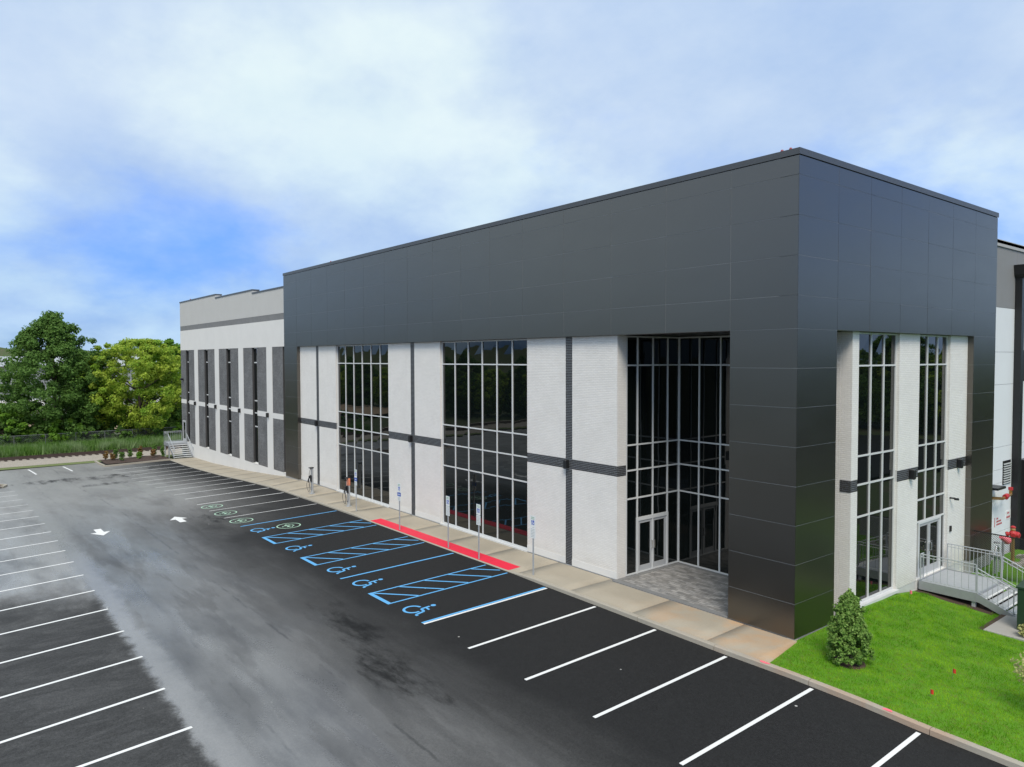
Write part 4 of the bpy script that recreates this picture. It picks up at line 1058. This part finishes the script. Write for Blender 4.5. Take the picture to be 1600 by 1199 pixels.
for (x, y, w, lb) in ((.30, -2.08, .16, 'pink paint dab on the kerb where the sidewalk ends'), (3.72, -2.08, .12, 'pink paint dab on the kerb beside the lawn')):
    z = zc(x)+reveal(x)+.004
    o = MB().prism([(w*math.cos(a)*(1+.25*math.sin(3*a+x)), .07*math.sin(a)*(1+.2*math.cos(2*a))) for a in [i*math.pi/6 for i in range(12)]], lambda a, b: (a,b,-.002), lambda a, b: (a,b,.002)).build('paint_mark', 'pink_paint', loc=(x, y+.01, z)); tag(o, lb, 'paint mark')

# ---- roof strobes
for x, y, z, lb in ((-.87,.5,14.83,'small red topped roof lamp, left of the pair on the roof corner'), (-.58,.5,14.83,'small red topped roof lamp at the very roof corner'), (-33.6,.5,14.83,'tiny roof lamp midway along the dark parapet'), (-67.6,.7,14.57,'tiny roof lamp above the far end of the pale wing')):
    t = empty('roof_lamp', lb, 'lamp', (x, y, z), 'lamps along the roof edge')
    MB().lathe([(.03,0),(.03,.10),(.075,.12),(.075,.18)], (0,0,0), 12).build('socket', 'galv_dark', t); MB().lathe([(.07,.18),(.075,.23),(.05,.28),(.02,.30)], (0,0,0), 12).build('lens', 'lamp_red', t)

# ================================================================== FAR END OF THE LOT
pb = tag(sheet('planting_bed', 'mulch', [-69.9,-68,-66.5,-65.2], [-7.6,-5,-3.5,-1.95], lambda x, y: zc(x)+.10+.05*math.sin(x*2+y)), kind='structure')
def kerb_line(pts, name='kerb_stone', parent=pb, w=.16, h=.14):
    for a, b in zip(pts[:-1], pts[1:]):
        a = Vector((*a, zg(*a)+h/2-.05)); b = Vector((*b, zg(*b)+h/2-.05)); MB().bar(a, b, w, h+.1).build(name, 'kerb', parent)
kerb_line([(-65.05,-1.98), (-65.05,-4.8), (-65.1,-7.7)]); kerb_line([(-65.12,-7.78), (-67.5,-7.85), (-70.1,-7.8)])
isl = tag(sheet('island_bed', 'mulch', [-59.0,-57.8,-56.4], [-24,-20,-17,-16.3], lambda x, y: zg(x, y)+.12), kind='structure')
kerb_line([(-56.3,-24),(-56.3,-17),(-56.7,-16.2),(-57.6,-15.9),(-58.5,-16.2),(-58.95,-17),(-58.95,-24)], parent=isl)
shr = [(-69.3,-7.0,'leaf_red',.8),(-68.2,-6.6,'leaf_red',.7),(-68.9,-6.2,'leaf_dark',.9),(-67.0,-6.0,'leaf_dark',.8),(-69.0,-4.9,'leaf_dark',1.0),(-67.4,-4.4,'leaf_mid',.7),(-69.2,-3.9,'leaf_red',1.1),(-68.0,-3.0,'leaf_red',.8),(-69.3,-2.6,'leaf_dark',1.15),(-67.6,-2.2,'leaf_dark',1.0)]
WH = ['leftmost reddish','second reddish','small dark upright at the left end','low dark front','dark slender','small green','tallest reddish','reddish right hand','dark upright','dark rightmost']
for (x, y, lf, h), w_ in zip(shr, WH):
    t = empty('young_shrub', f'{w_} young shrub in the far mulch bed', 'shrub', (x, y, zc(x)+.10), 'young shrubs in the far mulch bed')
    link('crown', leaf_cloud([(random.uniform(-.12,.12), random.uniform(-.12,.12), random.uniform(.2,1)*h) for _ in range(18)], [.17]*18, 26, .09), lf, t); MB().tube([(0,0,-.1),(0,0,h*.8)], .025, 5).build('stem', 'twig', t)
def zf(x, y): return float(np.interp(x, [-110,-90,-82,-76,-69.4], [-2.3,-1.95,-1.85,-1.66,-1.58]))-.0
tag(sheet('verge', 'verge', [-71.2,-70.4,-69.4], [-60,-30,-15,-8,0,20,40], lambda x, y: zf(x, y)+.05), kind='structure')
tag(sheet('gravel_strip', 'gravel', [-83,-80,-78,-76,-73,-71.1], [-60,-30,-15,-8,0,20,50], lambda x, y: zf(x, y)+.06), kind='structure')
tr = empty('railway_track', 'rusty single railway track running past the far end of the lot', 'railway', (-77.9, 0, -1.62))
for dx_ in (-.72, .72): MB().box(dx_-.035,dx_+.035,-60,50,.08,.22).box(dx_-.07,dx_+.07,-60,50,.06,.09).build('rail', 'rail_steel', tr)
tie = MB().box(-1.25,1.25,-.11,.11,-.05,.07); tme = None
for k in range(110):
    if tme is None: o = tie.build('tie', 'tie_wood', tr); tme = o.data
    else: o = link('tie', tme, None, tr)
    o.location = (random.uniform(-.05,.05), -45+k*.62, 0)
def weed_pts(n):
    P = np.c_[rng.uniform(-86.5, -79.8, n), rng.uniform(-28, 14, n)]
    k = rng.uniform(0, 1, n) < .6+.4*np.sin(P[:,1]*.9)*np.sin(P[:,0]*1.3+P[:,1]*.4); return P[k]
def wz(x, y): return zf(x, y)
me = blades(60000, weed_pts, 1.15, .11, wz, .5); tag(link('tall_weeds', me, 'weed'), 'tall pale green weeds growing between the track and the trees', 'weeds', kind='stuff')
ff = empty('wire_fence', 'grey chain link fence on posts in front of the far trees', 'fence', (-86.6, 0, -1.95))
for k in range(14): MB().tube([(0,-28.2+3.0*k,-.2),(0,-28.2+3.0*k,2.0)], .04, 6).build('post', 'fence_wire', ff)
MB().tube([(0,-28.2,1.98),(0,10.8,1.98)], .025, 6).build('top_rail', 'fence_wire', ff)
m_ = MB(); chain(m_, (0,-28.2,0), (0,10.8,0), .05, 1.95, .22, .012); m_.build('wire_mesh', 'fence_wire', ff)
# trees
tA = tree('dark_maple_tree', 'tall dark green maple tree at the left behind the fence', 'tree', (-92,-8.7,-2.0), 16.3, 13.0, 'leaf_dark', .20, 640, 115, .05, .32, seed=3, spikes=4, crad=.060)
tB = tree('yellow_green_tree', 'broad yellow green tree beside the building end', 'tree', (-91,.6,-2.0), 13.3, 14.8, 'leaf_yellow', .19, 520, 125, .10, .28, seed=11, shape='round', spikes=3, crad=.066)
tree('rear_green_tree', 'mid green tree showing behind the yellow tree at the wall corner', 'tree', (-99,6.2,-2.2), 13.6, 9, 'leaf_mid', .32, 120, 120, .1, .25, seed=5)
tree('slim_rear_tree', 'slim darker tree top between the maple and the yellow tree', 'tree', (-101,-4.6,-2.2), 12.2, 6, 'leaf_dark', .32, 80, 120, .1, .22, seed=6)
tree('left_bush_tree', 'leafy low tree at the left image edge before the maple', 'tree', (-89.3,-14.6,-1.9), 5.4, 6.4, 'leaf_mid', .24, 90, 120, .05, .12, seed=8, shape='round', crad=.12)
tree('low_bright_bush', 'bright green low bush at the foot of the maple', 'bush', (-88.8,-8.2,-1.9), 3.4, 6.0, 'leaf_mid', .22, 60, 110, .1, .1, seed=9, shape='round', crad=.14)
tree('low_dark_bush', 'dark green low bush under the yellow tree by the fence', 'bush', (-89.5,3.2,-1.9), 4.6, 7.5, 'leaf_dark', .24, 80, 110, .05, .12, seed=12, shape='round', crad=.14)
for i, (x, y, h, w_, lf, lb) in enumerate(((-90.5,-20,4.5,9,'leaf_dark','dark undergrowth behind the fence left of the maple'),(-93.5,-4.2,4.2,8,'leaf_dark','dark undergrowth between the maple and the yellow tree'),(-94.5,-12.5,4.6,8,'leaf_dark','dark undergrowth under the left side of the maple'),(-93,7.5,4.5,8,'leaf_dark','dark undergrowth at the building corner'))):
    tree('undergrowth_bush', lb, 'bush', (x, y, -2.0), h, w_, lf, .28, 80, 90, .02, .1, group='undergrowth along the far fence', seed=30+i, shape='round', crad=.13)
for i in range(9):
    y = -27+i*4.3; tree('fence_line_bush', f'{["dark green","mid green","dull green"][i % 3]} bush behind the far wire fence, {["first","second","third","fourth","fifth","sixth","seventh","eighth","ninth"][i]} from the left' , 'bush', (-88.4+random.uniform(-.6,.6), y, -1.95), random.uniform(2.4,3.4), 5.5, 'leaf_dark' if i % 3 != 1 else 'leaf_mid', .2, 60, 90, .02, .08, group='bushes along the far fence', seed=60+i, shape='round', crad=.15)
# buildings and dirt beyond
wh = empty('far_warehouse', 'long pale grey warehouse far behind the trees', 'building', (-230, -20, -6))
MB().box(-30,30,-60,90,0,13.0).build('wall', 'far_wall', wh); MB().prism([(-31,13),(31,13),(0,15.5)], lambda a, b: (a,-61,b), lambda a, b: (a,91,b)).build('roof', 'far_roof', wh)
for k in range(14): MB().box(30.0,30.15,-55+k*10,-50+k*10,1,5).build('dock_door', 'white_paint', wh)
tag(sheet('dirt_lot', 'dirt_tan', [-198,-160,-115], [-60,-20,20,60], lambda x, y: zc(x)+.3-.0*x), kind='structure')
for i, (y, lb) in enumerate(((-26,'white trailer parked left of the maple behind the fence'),(-9,'white trailer parked behind the maple'),(3,'white trailer parked behind the yellow tree'))):
    t = empty('box_trailer', lb, 'trailer', (-150+i*4, y, zc(-150)+.35), 'box trailers behind the trees')
    MB().box(-1.3,1.3,-6,6,1.1,4.0).build('trailer_body', 'sign_white', t); MB().box(-1.1,1.1,-5.8,5.8,.9,1.1).build('chassis', 'black_metal', t)
    for yy in (-4.6,-3.4,4.2):
        for xx in (-1.2,1.0): MB().lathe([(.5,0),(.5,.25)], (xx,yy,.5), 14, 'x').build('wheel', 'black_metal', t)
# hills on the horizon
Yh = np.linspace(-1500, 1500, 120); hz = 16+6*np.sin(Yh*.006)+4*np.sin(Yh*.021+1)+2.5*np.sin(Yh*.07)+1.2*rng.normal(size=120)
V = []
for y, z in zip(Yh, hz): V += [(-900, y, -12), (-960, y, z), (-1100, y, z*1.15)]
tag(link('hills', npmesh('hills', V, [(i*3+j, (i+1)*3+j, (i+1)*3+j+1, i*3+j+1) for i in range(119) for j in range(2)]), 'field'), kind='structure')
# trees across the lot and across the service road: they are what the glass mirrors
G1 = 'trees across the parking lot seen only as reflections'
k = 0
for i in range(24):
    x = -188+i*6.2+random.uniform(-1.6,1.6); y = -66+random.uniform(-5,5); s = random.uniform(.62,.80)
    copy_tree(tA if i % 2 else tB, (x, y, zg(x, -46)-.2), s, random.uniform(0,6.28), 'tree in the row across the parking lot, mirrored in the front glazing', G1)
for i in range(11):
    x = 14+i*5.2+random.uniform(-1.5,1.5); copy_tree(tA if i % 2 else tB, (x, 84+random.uniform(-4,4), -1.4), random.uniform(.78,.98), random.uniform(0,6.28), 'tree beyond the side road, mirrored in the side glazing', 'trees beyond the side road seen only as reflections')
